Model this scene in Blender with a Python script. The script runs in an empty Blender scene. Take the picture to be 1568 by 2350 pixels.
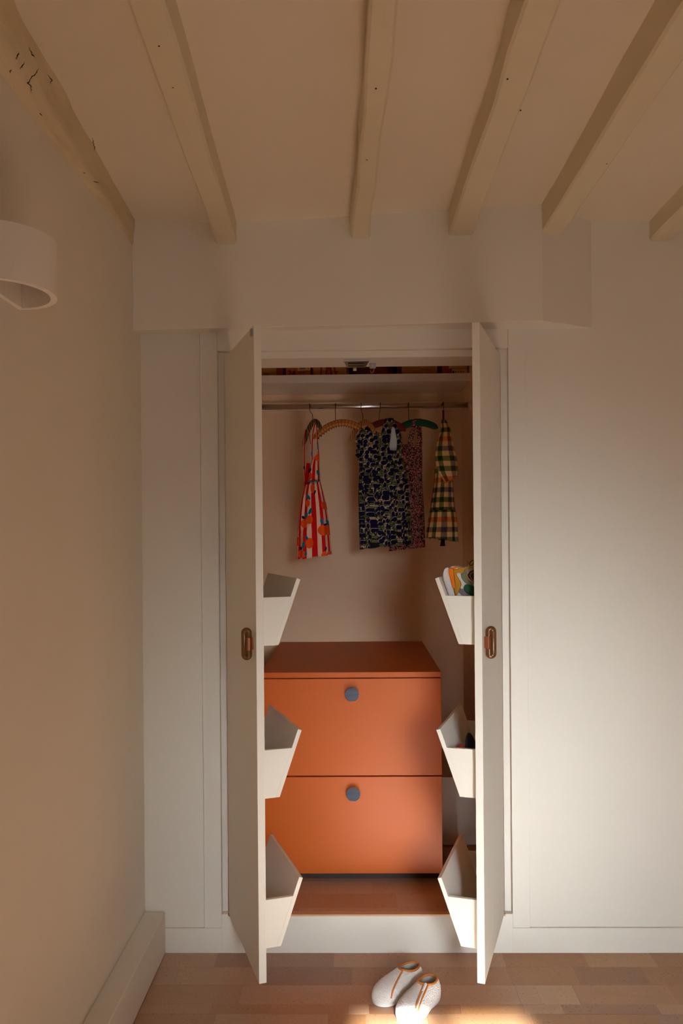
import bpy, bmesh, math, random
from mathutils import Vector, Matrix, noise
random.seed(7)
C = bpy.context.collection
S = bpy.context.scene
PI = math.pi

# ---------------------------------------------------------------- camera, light, exposure
F_PX, W_PX, H_PX = 1920.0, 1568.0, 2350.0
cam_d = bpy.data.cameras.new('camera'); cam = bpy.data.objects.new('camera', cam_d); C.objects.link(cam)
cam_d.sensor_fit = 'VERTICAL'; cam_d.sensor_height = 36.0; cam_d.lens = F_PX / H_PX * 36.0
cam_d.shift_y = 50.0 / H_PX
cam_d.clip_start = 0.02
cam.matrix_world = (Matrix.Translation((0, -2.8, 1.403)) @ Matrix.Rotation(0.0161, 4, 'Z')
                    @ Matrix.Rotation(PI / 2, 4, 'X') @ Matrix.Rotation(-0.0082, 4, 'Z'))
S.camera = cam
S.view_settings.view_transform = 'Standard'; S.view_settings.look = 'None'
S.view_settings.gamma = 1.0; S.view_settings.use_curve_mapping = False
S.view_settings.exposure = 0.0
S.cycles.max_bounces = 10; S.cycles.diffuse_bounces = 8
S.cycles.sample_clamp_indirect = 6.0

w = bpy.data.worlds.new('world'); S.world = w; w.use_nodes = True
w.node_tree.nodes['Background'].inputs[0].default_value = (0.75, 0.86, 1.0, 1)
w.node_tree.nodes['Background'].inputs[1].default_value = 2.6


def lamp(name, kind, loc, energy, color, aim=None, **kw):
    d = bpy.data.lights.new(name, kind); d.energy = energy; d.color = color
    for k, v in kw.items(): setattr(d, k, v)
    o = bpy.data.objects.new(name, d); C.objects.link(o); o.location = loc
    if aim is not None:
        o.rotation_euler = (Vector(aim) - Vector(loc)).to_track_quat('-Z', 'Y').to_euler()
    return o


# daylight coming in through the window behind the camera
lamp('window_daylight', 'AREA', (0.76, -4.14, 1.45), 5.8, (0.91, 0.98, 1.0), aim=(0.48, 0.0, 0.26),
     shape='RECTANGLE', size=0.6, size_y=1.0, spread=math.radians(37))
# low sun through the same window: the bright patch on the floor below the frame
lamp('sun', 'SUN', (2.0, -6.0, 3.0), 47.0, (0.92, 1.0, 1.0), aim=(2.0 - 0.10, -6.0 + 0.866, 3.0 - 0.50), angle=math.radians(1.2))


# ---------------------------------------------------------------- materials
def lin(r, g, b):
    f = lambda c: (c / 255 / 12.92) if c / 255 <= 0.04045 else ((c / 255 + 0.055) / 1.055) ** 2.4
    return (f(r), f(g), f(b), 1.0)


class NT:
    def __init__(s, name):
        s.m = bpy.data.materials.new(name); s.m.use_nodes = True
        s.t = s.m.node_tree; s.b = s.t.nodes['Principled BSDF']

    def n(s, typ, **kw):
        x = s.t.nodes.new(typ)
        for k, v in kw.items():
            if k.startswith('i_'):
                key = k[2:]
                key = int(key) if key.isdigit() else key.replace('_', ' ')
                if isinstance(v, bpy.types.NodeSocket): s.t.links.new(v, x.inputs[key])
                else: x.inputs[key].default_value = v
            else: setattr(x, k, v)
        return x

    def set(s, key, v):
        if isinstance(v, bpy.types.NodeSocket): s.t.links.new(v, s.b.inputs[key])
        else: s.b.inputs[key].default_value = v

    def math(s, op, a, b=0.0, c=None):
        x = s.t.nodes.new('ShaderNodeMath'); x.operation = op
        for k, v in enumerate((a, b) if c is None else (a, b, c)):
            if isinstance(v, bpy.types.NodeSocket): s.t.links.new(v, x.inputs[k])
            else: x.inputs[k].default_value = v
        return x.outputs[0]

    def mix(s, fac, a, b, mode='MIX'):
        x = s.t.nodes.new('ShaderNodeMix'); x.data_type = 'RGBA'; x.blend_type = mode
        for k, v in ((0, fac), (6, a), (7, b)):
            if isinstance(v, bpy.types.NodeSocket): s.t.links.new(v, x.inputs[k])
            else: x.inputs[k].default_value = v
        return x.outputs[2]

    def bump(s, h, strength, dist=0.002):
        x = s.n('ShaderNodeBump', i_Strength=strength, i_Distance=dist, i_Height=h)
        s.t.links.new(x.outputs[0], s.b.inputs['Normal'])


def mat(name, col, rough=0.5, metal=0.0, var=0.04, vscale=6.0, bump=0.0, bscale=120.0, spec=0.5):
    q = NT(name)
    tc = q.n('ShaderNodeTexCoord').outputs['Object']
    nz = q.n('ShaderNodeTexNoise', i_Vector=tc, i_Scale=vscale, i_Detail=4.0).outputs[0]
    dk = tuple(c * (1 - var * 2) for c in col[:3]) + (1,)
    lt = tuple(min(1, c * (1 + var * 2)) for c in col[:3]) + (1,)
    q.set('Base Color', q.mix(nz, dk, lt)); q.set('Roughness', rough); q.set('Metallic', metal)
    q.set('Specular IOR Level', spec)
    if bump:
        q.bump(q.n('ShaderNodeTexNoise', i_Vector=tc, i_Scale=bscale, i_Detail=3.0).outputs[0], bump)
    return q.m


M = {}
M['wall'] = mat('matte_wall_paint', lin(232, 225, 212), 0.85, var=0.012, bump=0.06, bscale=200)
M['closet'] = mat('closet_wall_paint', lin(242, 214, 180), 0.85, var=0.012, bump=0.06, bscale=200)
M['ceil'] = mat('ceiling_paint', lin(232, 221, 203), 0.9, var=0.015, bump=0.08, bscale=60)
M['beam'] = mat('painted_beam', lin(224, 212, 184), 0.7, var=0.02, vscale=9, bump=0.25, bscale=40)
M['trim'] = mat('satin_white_paint', lin(234, 230, 220), 0.5, var=0.008, bump=0.03, bscale=150)
M['door'] = mat('door_white_lacquer', lin(236, 232, 222), 0.42, var=0.008, bump=0.02, bscale=150)
M['orange'] = mat('orange_lacquer', lin(196, 92, 20), 0.42, var=0.012, vscale=3, bump=0.02, bscale=300, spec=0.35)
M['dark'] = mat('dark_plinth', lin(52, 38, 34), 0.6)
M['chrome'] = mat('chrome', (0.62, 0.6, 0.58, 1), 0.24, 1.0)
M['steel'] = mat('brushed_steel', (0.5, 0.48, 0.45, 1), 0.32, 1.0)
M['greyplastic'] = mat('grey_metal_block', lin(168, 164, 165), 0.5, 0.2)
M['copper'] = mat('copper', (0.50, 0.20, 0.11, 1), 0.25, 1.0)
M['wood'] = mat('dark_varnished_wood', lin(104, 62, 22), 0.28, var=0.12, vscale=60)
M['knob'] = mat('ridged_pewter', (0.36, 0.38, 0.43, 1), 0.3, 0.85, var=0.08, vscale=200)
M['wire'] = mat('bronze_wire', lin(66, 46, 36), 0.4, 0.7)
M['fleece'] = mat('white_fleece', lin(232, 230, 228), 0.95, var=0.03, vscale=300, bump=0.5, bscale=500)
M['lining'] = mat('white_lining', lin(226, 226, 226), 0.9)
M['piping'] = mat('tan_piping', lin(196, 120, 50), 0.7, var=0.06, vscale=200, bump=0.2, bscale=900)
M['zip'] = mat('white_zip', lin(236, 236, 236), 0.45)
M['plaster'] = mat('white_plaster', lin(238, 232, 224), 0.8, var=0.01, bump=0.05, bscale=80)
M['black'] = mat('near_black', lin(26, 20, 18), 0.6)
M['kraft'] = mat('kraft_card', lin(176, 128, 70), 0.8, var=0.05, vscale=30)
M['redcard'] = mat('red_card', lin(150, 52, 32), 0.7, var=0.04)
M['orangecard'] = mat('orange_card', lin(190, 98, 42), 0.7, var=0.05)
M['ink'] = mat('black_ink', lin(30, 20, 16), 0.8)
M['redink'] = mat('red_ink', lin(146, 24, 22), 0.8)
M['label'] = mat('cream_label', lin(216, 182, 128), 0.8)
M['brass'] = mat('dark_brass_tin', lin(120, 70, 26), 0.3, 0.8, var=0.1)
M['navyfab'] = mat('navy_fabric', lin(20, 22, 44), 0.9)
M['dkred'] = mat('dark_red_fabric', lin(112, 24, 20), 0.85, var=0.15, vscale=90, bump=0.3, bscale=600)
M['green'] = mat('dark_green_velvet', lin(10, 84, 48), 0.85, var=0.2, vscale=50, bump=0.3, bscale=600)
M['rub'] = mat('white_rubber', lin(214, 208, 204), 0.55, var=0.04, vscale=60)
M['shoeorange'] = mat('orange_patent', lin(236, 122, 10), 0.2)
M['mustard'] = mat('mustard_suede', lin(178, 128, 14), 0.8, var=0.08, vscale=80)
M['mesh'] = mat('green_mesh', lin(110, 124, 96), 0.85, var=0.15, vscale=400, bump=0.5, bscale=900)
M['shoegreen'] = mat('green_suede', lin(12, 82, 46), 0.8, var=0.1, vscale=100)
M['lilac'] = mat('grey_lilac_suede', lin(124, 112, 124), 0.85)
M['whiteleather'] = mat('white_leather', lin(214, 204, 204), 0.5)
M['tanrim'] = mat('tan_lining', lin(166, 130, 96), 0.8)
M['bluerick'] = mat('blue_trim', lin(40, 96, 120), 0.8)
M['coral'] = mat('coral_trim', lin(226, 120, 84), 0.8)
M['orangetrim'] = mat('orange_trim', lin(232, 120, 50), 0.8)


def cork(name, base, darkc, sc):
    q = NT(name)
    tc = q.n('ShaderNodeTexCoord').outputs['Object']
    oi = q.n('ShaderNodeObjectInfo').outputs['Random']
    off = q.n('ShaderNodeVectorMath', operation='SCALE', i_0=(7.3, 3.1, 5.7)); q.t.links.new(oi, off.inputs['Scale'])
    v = q.n('ShaderNodeVectorMath', operation='ADD', i_0=tc, i_1=off.outputs[0]).outputs[0]
    st = q.n('ShaderNodeMapping', i_Vector=v, i_Scale=(1.0, 2.6, 1.0)).outputs[0]
    big = q.n('ShaderNodeTexNoise', i_Vector=st, i_Scale=9.0 * sc, i_Detail=5.0, i_Roughness=0.6).outputs[0]
    fine = q.n('ShaderNodeTexNoise', i_Vector=st, i_Scale=140.0 * sc, i_Detail=4.0, i_Distortion=0.5).outputs[0]
    grain = q.n('ShaderNodeTexNoise', i_Vector=v, i_Scale=420.0 * sc, i_Detail=2.0).outputs[0]
    # dark bark flecks, denser where the big noise is high
    th = q.math('SUBTRACT', 0.79, q.math('MULTIPLY', big, 0.34))
    fl = q.n('ShaderNodeMapRange', i_Value=fine, i_1=th, i_2=q.math('ADD', th, 0.05)).outputs[0]
    c0 = q.mix(big, tuple(c * 0.72 for c in base[:3]) + (1,), tuple(c * 1.22 for c in base[:3]) + (1,))
    c0 = q.mix(q.math('MULTIPLY', grain, 0.35), c0, tuple(c * 0.62 for c in base[:3]) + (1,))
    c1 = q.mix(q.math('MULTIPLY', fl, 0.75), c0, darkc)
    br = q.n('ShaderNodeMapRange', i_Value=oi, i_3=0.86, i_4=1.12).outputs[0]
    hs = q.n('ShaderNodeHueSaturation', i_Color=c1, i_Value=br,
             i_Saturation=q.n('ShaderNodeMapRange', i_Value=oi, i_3=1.1, i_4=0.86).outputs[0]).outputs[0]
    q.set('Base Color', hs); q.set('Roughness', 0.5); q.set('Specular IOR Level', 0.4)
    q.set('Coat Weight', 1.0); q.set('Coat Roughness', 0.36); q.set('Coat IOR', 1.6)
    q.bump(fine, 0.12, 0.0008)
    return q.m


M['cork'] = cork('cork_floor', lin(186, 138, 100), lin(88, 52, 32), 1.0)
M['corkpale'] = cork('pale_cork_floor', lin(198, 156, 116), lin(104, 70, 48), 1.0)
M['corkdark'] = cork('dark_cork_floor', lin(164, 118, 88), lin(74, 44, 30), 0.8)
M['corkedge'] = mat('cork_edge', lin(206, 160, 118), 0.5)


def fabric_uv(q):
    return q.n('ShaderNodeUVMap', uv_map='UVMap').outputs[0]


def mat_fruit_stripes():
    q = NT('orange_fruit_stripe_cotton')
    uv = fabric_uv(q); tc = q.n('ShaderNodeTexCoord').outputs['Object']
    sx = q.n('ShaderNodeSeparateXYZ', i_0=uv)
    fr = q.math('FRACT', q.math('ADD', q.math('MULTIPLY', sx.outputs[0], 1.0), 0.1))
    col = q.mix(q.math('LESS_THAN', fr, 0.5), lin(238, 200, 176), lin(206, 16, 20))
    so = q.n('ShaderNodeSeparateXYZ', i_0=tc)
    flat = q.n('ShaderNodeCombineXYZ', i_0=so.outputs[0], i_1=so.outputs[2]).outputs[0]
    OR, TE, NV = lin(238, 84, 26), lin(20, 110, 138), lin(20, 34, 74)
    k = 0.001875
    blobs = FRUIT
    for (c, x, y, rx, rz, ang) in blobs:
        mp = q.n('ShaderNodeMapping', vector_type='TEXTURE', i_Vector=flat, i_Location=(x, y, 0),
                 i_Rotation=(0, 0, math.radians(ang)), i_Scale=(rx * k, rz * k, 1)).outputs[0]
        ln = q.n('ShaderNodeVectorMath', operation='LENGTH', i_0=mp).outputs['Value']
        col = q.mix(q.math('LESS_THAN', ln, 1.0), col, {'o': OR, 't': TE, 'n': NV}[c])
    q.set('Base Color', col); q.set('Roughness', 0.9); q.set('Specular IOR Level', 0.15)
    return q.m


def mat_navy_plums():
    q = NT('navy_plum_print_cotton')
    uv = fabric_uv(q)
    v1 = q.n('ShaderNodeTexVoronoi', voronoi_dimensions='2D', i_Vector=uv, i_Scale=42.0, i_Randomness=0.8)
    # leaf shapes between the fruit
    v2 = q.n('ShaderNodeTexVoronoi', voronoi_dimensions='2D', i_Vector=uv, i_Scale=105.0, i_Randomness=1.0)
    e2 = q.n('ShaderNodeTexVoronoi', feature='DISTANCE_TO_EDGE', voronoi_dimensions='2D', i_Vector=uv, i_Scale=105.0, i_Randomness=1.0).outputs[0]
    s2 = q.n('ShaderNodeSeparateColor', i_0=v2.outputs['Color'])
    leaf = q.mix(q.math('LESS_THAN', s2.outputs[0], 0.62), lin(178, 160, 136), lin(98, 104, 70))
    leaf = q.mix(q.math('LESS_THAN', s2.outputs[1], 0.22), leaf, lin(34, 30, 40))
    leaf = q.mix(q.math('LESS_THAN', e2, 0.085), leaf, lin(16, 14, 20))
    d = v1.outputs['Distance']
    s1 = q.n('ShaderNodeSeparateColor', i_0=v1.outputs['Color'])
    r = q.math('ADD', 0.36, q.math('MULTIPLY', s1.outputs[2], 0.10))
    rim = q.math('LESS_THAN', d, r)
    # highlight sickle: fruit disc shifted a little inside its pale rim
    vo = q.n('ShaderNodeVectorMath', operation='ADD', i_0=uv, i_1=(-0.0016, 0.0014, 0)).outputs[0]
    v3 = q.n('ShaderNodeTexVoronoi', voronoi_dimensions='2D', i_Vector=vo, i_Scale=42.0, i_Randomness=0.8)
    core = q.math('LESS_THAN', v3.outputs['Distance'], q.math('SUBTRACT', r, 0.01))
    col = q.mix(rim, leaf, lin(176, 164, 160))
    col = q.mix(q.math('MULTIPLY', core, rim), col, lin(24, 22, 54))
    q.set('Base Color', col); q.set('Roughness', 0.9); q.set('Specular IOR Level', 0.1)
    return q.m


def mat_ditsy():
    q = NT('ditsy_floral_cotton')
    uv = fabric_uv(q)
    v1 = q.n('ShaderNodeTexVoronoi', voronoi_dimensions='2D', i_Vector=uv, i_Scale=430.0)
    s1 = q.n('ShaderNodeSeparateColor', i_0=v1.outputs['Color'])
    col = q.mix(q.math('LESS_THAN', s1.outputs[0], 0.62), lin(204, 152, 138), lin(22, 18, 26))
    col = q.mix(q.math('LESS_THAN', s1.outputs[1], 0.14), col, lin(206, 60, 48))
    col = q.mix(q.math('LESS_THAN', s1.outputs[2], 0.12), col, lin(120, 110, 130))
    q.set('Base Color', col); q.set('Roughness', 0.9); q.set('Specular IOR Level', 0.1)
    return q.m


def ramp_const(q, fac, cols):
    r = q.n('ShaderNodeValToRGB', i_Fac=fac); cr = r.color_ramp; cr.interpolation = 'CONSTANT'
    while len(cr.elements) < len(cols): cr.elements.new(0.5)
    for k, c in enumerate(cols):
        cr.elements[k].position = k / len(cols); cr.elements[k].color = c
    return r.outputs[0]


def mat_plaid():
    q = NT('green_cream_check_cotton')
    uv = fabric_uv(q); s = q.n('ShaderNodeSeparateXYZ', i_0=uv)
    CR, GN, DG, BL, OR, BR = lin(250, 226, 178), lin(56, 96, 26), lin(8, 60, 26), lin(112, 104, 112), lin(232, 128, 66), lin(120, 60, 40)
    fu = q.math('FRACT', q.math('MULTIPLY', s.outputs[0], 1 / 0.126)); fv = q.math('FRACT', q.math('MULTIPLY', s.outputs[1], 1 / 0.168))
    a = ramp_const(q, fu, [CR, GN, CR, BL, CR, GN])
    b = ramp_const(q, fv, [CR, GN, CR, BL, CR, OR, CR, GN])
    # woven: cream over cream stays cream, colour over cream is a half tone, colour over colour is deep
    avg = q.mix(0.5, a, b)
    mul = q.mix(1.0, q.mix(1.0, a, b, 'MULTIPLY'), (1.25, 1.6, 2.6, 1), 'MULTIPLY')
    col = q.mix(0.55, avg, mul)
    q.set('Base Color', col); q.set('Roughness', 0.9); q.set('Specular IOR Level', 0.1)
    return q.m


def mat_gingham():
    q = NT('tan_check_cover')
    uv = fabric_uv(q); s = q.n('ShaderNodeSeparateXYZ', i_0=uv)
    a = q.math('LESS_THAN', q.math('FRACT', q.math('MULTIPLY', s.outputs[0], 1 / 0.0145)), 0.13)
    b = q.math('LESS_THAN', q.math('FRACT', q.math('MULTIPLY', s.outputs[1], 1 / 0.013)), 0.13)
    col = q.mix(q.math('MAXIMUM', a, b), lin(206, 132, 60), lin(96, 44, 22))
    q.set('Base Color', col); q.set('Roughness', 0.85)
    return q.m


def mat_swirl(name, cols, sc):
    q = NT(name)
    tc = q.n('ShaderNodeTexCoord').outputs['Object']
    wv = q.n('ShaderNodeTexWave', i_Vector=tc, i_Scale=sc, i_Distortion=5.0, i_Detail=2.0).outputs['Fac']
    q.set('Base Color', ramp_const(q, wv, cols)); q.set('Roughness', 0.85)
    return q.m


# ---------------------------------------------------------------- mesh helpers
class MB:
    def __init__(s): s.v = []; s.f = []; s.uv = {}

    def box(s, x0, x1, y0, y1, z0, z1):
        b = len(s.v)
        s.v += [(x0, y0, z0), (x1, y0, z0), (x1, y1, z0), (x0, y1, z0), (x0, y0, z1), (x1, y0, z1), (x1, y1, z1), (x0, y1, z1)]
        s.f += [tuple(b + k for k in q) for q in ((3, 2, 1, 0), (4, 5, 6, 7), (0, 1, 5, 4), (1, 2, 6, 5), (2, 3, 7, 6), (3, 0, 4, 7))]
        return s

    def prism(s, poly, fn, a, b):
        """poly of 2-D points, fn(p, q, t) -> 3-D point, extruded from t=a to t=b"""
        k = len(s.v); n = len(poly)
        s.v += [fn(p, q, a) for p, q in poly] + [fn(p, q, b) for p, q in poly]
        s.f += [tuple(k + n - 1 - i for i in range(n)), tuple(k + n + i for i in range(n))]
        s.f += [(k + i, k + (i + 1) % n, k + n + (i + 1) % n, k + n + i) for i in range(n)]
        return s

    def tube(s, pts, rad, n=10, closed=False, caps=True, ry=None, up=(0, 0, 1), uvlen=False):
        pts = [Vector(p) for p in pts]; m = len(pts); k = len(s.v)
        acc = 0.0
        for i, p in enumerate(pts):
            if closed: t = pts[(i + 1) % m] - pts[i - 1]
            else: t = pts[min(i + 1, m - 1)] - pts[max(i - 1, 0)]
            t.normalize()
            u = Vector(up); a = t.cross(u)
            if a.length < 1e-3: a = t.cross(Vector((0, 1, 0)))
            a.normalize(); b = a.cross(t)
            r = rad[i] if isinstance(rad, (list, tuple)) else rad
            r2 = r if ry is None else (ry[i] if isinstance(ry, (list, tuple)) else ry)
            if i: acc += (p - pts[i - 1]).length
            for j in range(n):
                g = 2 * PI * j / n
                s.v.append(tuple(p + a * (r2 * math.cos(g)) + b * (r * math.sin(g))))
                s.uv[len(s.v) - 1] = (acc, r * math.sin(g))
        for i in range(m if closed else m - 1):
            for j in range(n):
                i2 = (i + 1) % m
                s.f.append((k + i * n + j, k + i * n + (j + 1) % n, k + i2 * n + (j + 1) % n, k + i2 * n + j))
        if caps and not closed:
            s.f.append(tuple(k + j for j in reversed(range(n)))); s.f.append(tuple(k + (m - 1) * n + j for j in range(n)))
        return s

    def cyl(s, c, axis, r, h, n=24, r2=None):
        ax = Vector(axis).normalized()
        return s.tube([Vector(c) - ax * h / 2, Vector(c) + ax * h / 2], [r, r if r2 is None else r2], n)

    def ball(s, c, rx, ry, rz, n=16, m=10):
        k = len(s.v)
        for i in range(m + 1):
            th = PI * i / m
            for j in range(n):
                ph = 2 * PI * j / n
                s.v.append((c[0] + rx * math.sin(th) * math.cos(ph), c[1] + ry * math.sin(th) * math.sin(ph), c[2] + rz * math.cos(th)))
        for i in range(m):
            for j in range(n):
                s.f.append((k + i * n + j, k + (i + 1) * n + j, k + (i + 1) * n + (j + 1) % n, k + i * n + (j + 1) % n))
        return s

    def grid(s, fn, nu, nv, closed_u=False, uvfn=None, keep=None):
        k = len(s.v)
        for j in range(nv + 1):
            for i in range(nu + (0 if closed_u else 1)):
                s.v.append(tuple(fn(i / nu, j / nv)))
        w_ = nu if closed_u else nu + 1
        for j in range(nv):
            for i in range(nu):
                if keep and not keep((i + .5) / nu, (j + .5) / nv): continue
                i2 = (i + 1) % w_
                s.f.append((k + j * w_ + i, k + j * w_ + i2, k + (j + 1) * w_ + i2, k + (j + 1) * w_ + i))
        return s


def link(name, mb, material, parent=None, smooth=False, bevel=0.0, solid=0.0, local=False, merge=False):
    me = bpy.data.meshes.new(name); me.from_pydata([tuple(v) for v in mb.v], [], mb.f)
    if mb.uv:
        ul = me.uv_layers.new(name='UVMap')
        for lp in me.loops: ul.data[lp.index].uv = mb.uv.get(lp.vertex_index, (0, 0))
    me.validate(); bm = bmesh.new(); bm.from_mesh(me)
    if merge: bmesh.ops.remove_doubles(bm, verts=bm.verts, dist=1e-6)
    lone = [v for v in bm.verts if not v.link_faces]
    if lone: bmesh.ops.delete(bm, geom=lone, context='VERTS')
    bmesh.ops.recalc_face_normals(bm, faces=bm.faces)
    bm.to_mesh(me); bm.free()
    if smooth: me.polygons.foreach_set('use_smooth', [True] * len(me.polygons))
    me.materials.append(M[material] if isinstance(material, str) else material)
    o = bpy.data.objects.new(name, me); C.objects.link(o)
    if parent is not None:
        o.parent = parent
        if not local: o.matrix_parent_inverse = WORLD[parent.name].inverted()
    WORLD[o.name] = Matrix.Identity(4) if parent is None or not local else WORLD[parent.name]
    if solid:
        md = o.modifiers.new('thick', 'SOLIDIFY'); md.thickness = solid; md.offset = 0
    if bevel:
        md = o.modifiers.new('bevel', 'BEVEL'); md.width = bevel; md.segments = 2; md.limit_method = 'ANGLE'
    return o


WORLD = {}


def thing(name, label, cat, loc=(0, 0, 0), rz=0.0, group=None, kind=None):
    o = bpy.data.objects.new(name, None); C.objects.link(o)
    o.empty_display_size = 0.05; o.location = loc; o.rotation_euler = (0, 0, rz)
    WORLD[o.name] = Matrix.Translation(loc) @ Matrix.Rotation(rz, 4, 'Z')
    return tag(o, label, cat, group, kind)


def tag(o, label=None, cat=None, group=None, kind=None):
    if label: o['label'] = label
    if cat: o['category'] = cat
    if group: o['group'] = group
    if kind: o['kind'] = kind
    return o


def struct(name, mb, m, bevel=0.0, label=None, **kw):
    return tag(link(name, mb, m, bevel=bevel, **kw), label, None, None, 'structure')


def text_mesh(name, body, size, loc, rot, material, parent, align='LEFT', thick=0.0003):
    cu = bpy.data.curves.new(name, 'FONT'); cu.body = body; cu.size = size; cu.align_x = align; cu.extrude = thick
    t = bpy.data.objects.new(name, cu); C.objects.link(t)
    dg = bpy.context.evaluated_depsgraph_get()
    me = bpy.data.meshes.new_from_object(t.evaluated_get(dg)); bpy.data.objects.remove(t)
    me.transform(Matrix.Translation(loc) @ rot); me.name = name
    me.materials.clear(); me.materials.append(M[material])
    o = bpy.data.objects.new(name, me); C.objects.link(o); o.parent = parent
    o.matrix_parent_inverse = WORLD[parent.name].inverted()
    return o


FACE = Matrix.Rotation(PI / 2, 4, 'X')          # text facing -Y

# ---------------------------------------------------------------- room shell
XL, XR, YF = -0.717, 2.3, -4.2
HW = 0.18                                       # wall thickness at the closet
CEIL = [(-0.80, 2.428), (-0.717, 2.428), (-0.38, 2.412), (-0.04, 2.428), (0.30, 2.445), (0.61, 2.459), (0.84, 2.437), (1.2, 2.437), (2.4, 2.45)]


def ceil_z(x):
    for (a, za), (b, zb) in zip(CEIL, CEIL[1:]):
        if x <= b: return za + (zb - za) * max(0, (x - a)) / (b - a)
    return CEIL[-1][1]


flo = struct('floor', MB().box(XL, XR, YF, 0.0, -0.10, -0.004), 'cork')
struct('wall_left', MB().box(XL - 0.1, XL, YF - 0.1, 0.20, -0.10, 2.60), 'wall')
struct('wall_right', MB().box(XR, XR + 0.1, YF - 0.1, 0.20, -0.10, 2.60), 'wall')
mb = MB()
WX0, WX1, WZ0, WZ1 = 0.40, 0.97, 1.00, 2.283      # window opening behind the camera
mb.box(XL, WX0, YF - 0.1, YF, -0.1, 2.6).box(WX1, XR, YF - 0.1, YF, -0.1, 2.6).box(WX0, WX1, YF - 0.1, YF, -0.1, WZ0).box(WX0, WX1, YF - 0.1, YF, WZ1, 2.6)
struct('wall_front', mb, 'wall')
mb = MB()
for a in (WX0, (WX0 + WX1) / 2 - 0.02, WX1 - 0.04): mb.box(a, a + 0.04, YF - 0.08, YF - 0.03, WZ0, WZ1)
for a in (WZ0, WZ1 - 0.04): mb.box(WX0, WX1, YF - 0.08, YF - 0.03, a, a + 0.04)
struct('window_1', mb, 'trim')
mb = MB(); cz = [(x, z) for x, z in CEIL]
mb.prism(cz + [(2.4, 2.6), (-0.80, 2.6)], lambda p, q, t: (p, t, q), YF - 0.1, 0.18)
struct('ceiling', mb, 'ceil')

# wall with the closet: recessed panels, frame, flush baseboard
struct('wall_back', MB().box(XL, -0.5175, 0.006, HW, 0.083, 2.62).box(0.575, XR, 0.008, HW, 0.083, 2.62)
       .box(-0.5175, 0.575, 0.03, HW, 2.085, 2.62), 'trim')
struct('baseboard_back', MB().box(XL, -0.458, 0.0, HW, -0.1, 0.083).box(0.516, XR, 0.0, HW, -0.1, 0.083), 'trim')
struct('trim_1', MB().box(-0.516, -0.458, 0.0, HW, 0.0835, 2.09), 'trim', bevel=0.001)
struct('trim_2', MB().box(0.516, 0.574, 0.0, HW, 0.0835, 2.09), 'trim', bevel=0.001)
struct('trim_3', MB().box(-0.4575, 0.5155, 0.0, HW, 2.0205, 2.09), 'trim', bevel=0.001)
mb = MB().box(-0.458, -0.437, 0.022, HW, 0.13, 2.02).box(0.493, 0.516, 0.022, HW, 0.13, 2.02).box(-0.437, 0.493, 0.022, HW, 1.9965, 2.02)
struct('trim_4', mb, 'trim', bevel=0.001)
struct('trim_5', MB().box(-0.4578, 0.5158, 0.0, 0.022, -0.1, 0.1235).box(-0.4575, -0.4365, 0.0, 0.0215, 0.1235, 0.1300).box(0.4925, 0.5155, 0.0, 0.0215, 0.1235, 0.1300), 'trim')
struct('trim_6', MB().box(-0.436, 0.492, -0.003, 0.0215, 0.124, 0.1302), 'corkedge', bevel=0.001,
       label='thin pale edge strip along the front of the closet floor')
# boxed beam (bulkhead) over the closet, its right end bevelled back to the wall
mb = MB()
lo = [(XL, -0.094, 2.0695), (0.611, -0.094, 2.083), (0.838, 0.03, 2.082), (XL, 0.03, 2.083)]
mb.v = lo + [(x, y, 2.60) for x, y, z in lo]
mb.f = [(3, 2, 1, 0), (4, 5, 6, 7), (0, 1, 5, 4), (1, 2, 6, 5), (2, 3, 7, 6), (3, 0, 4, 7)]
struct('wall_bulkhead', mb, 'trim', bevel=0.002)
# boxed skirting along the left wall
struct('baseboard_left', MB().box(XL, -0.6485, YF, -0.0005, 0.0, 0.139), 'wall', bevel=0.002)

# closet interior
CX0, CX1, CY1 = -0.446, 0.506, 1.15
struct('wall_closet_back', MB().box(CX0 - 0.05, CX1 + 0.05, CY1, CY1 + 0.05, 0.0, 2.5), 'closet')
struct('wall_closet_left', MB().box(CX0 - 0.05, CX0, HW, CY1, 0.0, 2.5), 'closet')
struct('wall_closet_right', MB().box(CX1, CX1 + 0.05, HW, CY1, 0.0, 2.5), 'closet')
struct('ceiling_closet', MB().box(CX0 - 0.05, CX1 + 0.05, HW, CY1 + 0.05, 2.42, 2.5), 'closet')
cfl = struct('floor_closet', MB().box(CX0, CX1, 0.022, CY1, 0.0, 0.126), 'cork')
struct('trim_7', MB().box(0.325, CX1, 0.62, CY1, 0.13, 0.406), 'wall', bevel=0.001, label='low boxed step at the back right of the closet')
struct('trim_8', MB().box(CX0, CX1, CY1 - 0.02, CY1, 1.985, 2.02), 'wall', label='batten on the back wall under the closet shelf')


# ---------------------------------------------------------------- cork planks
def plank(parent, x0, x1, y0, y1, z1, th, m='cork'):
    g = 0.00025; j = random.uniform(0, 0.0003)
    return link('plank', MB().box(x0 + g, x1 - g, y0 + g, y1 - g, z1 - th, z1 - j), m, parent)


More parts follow.
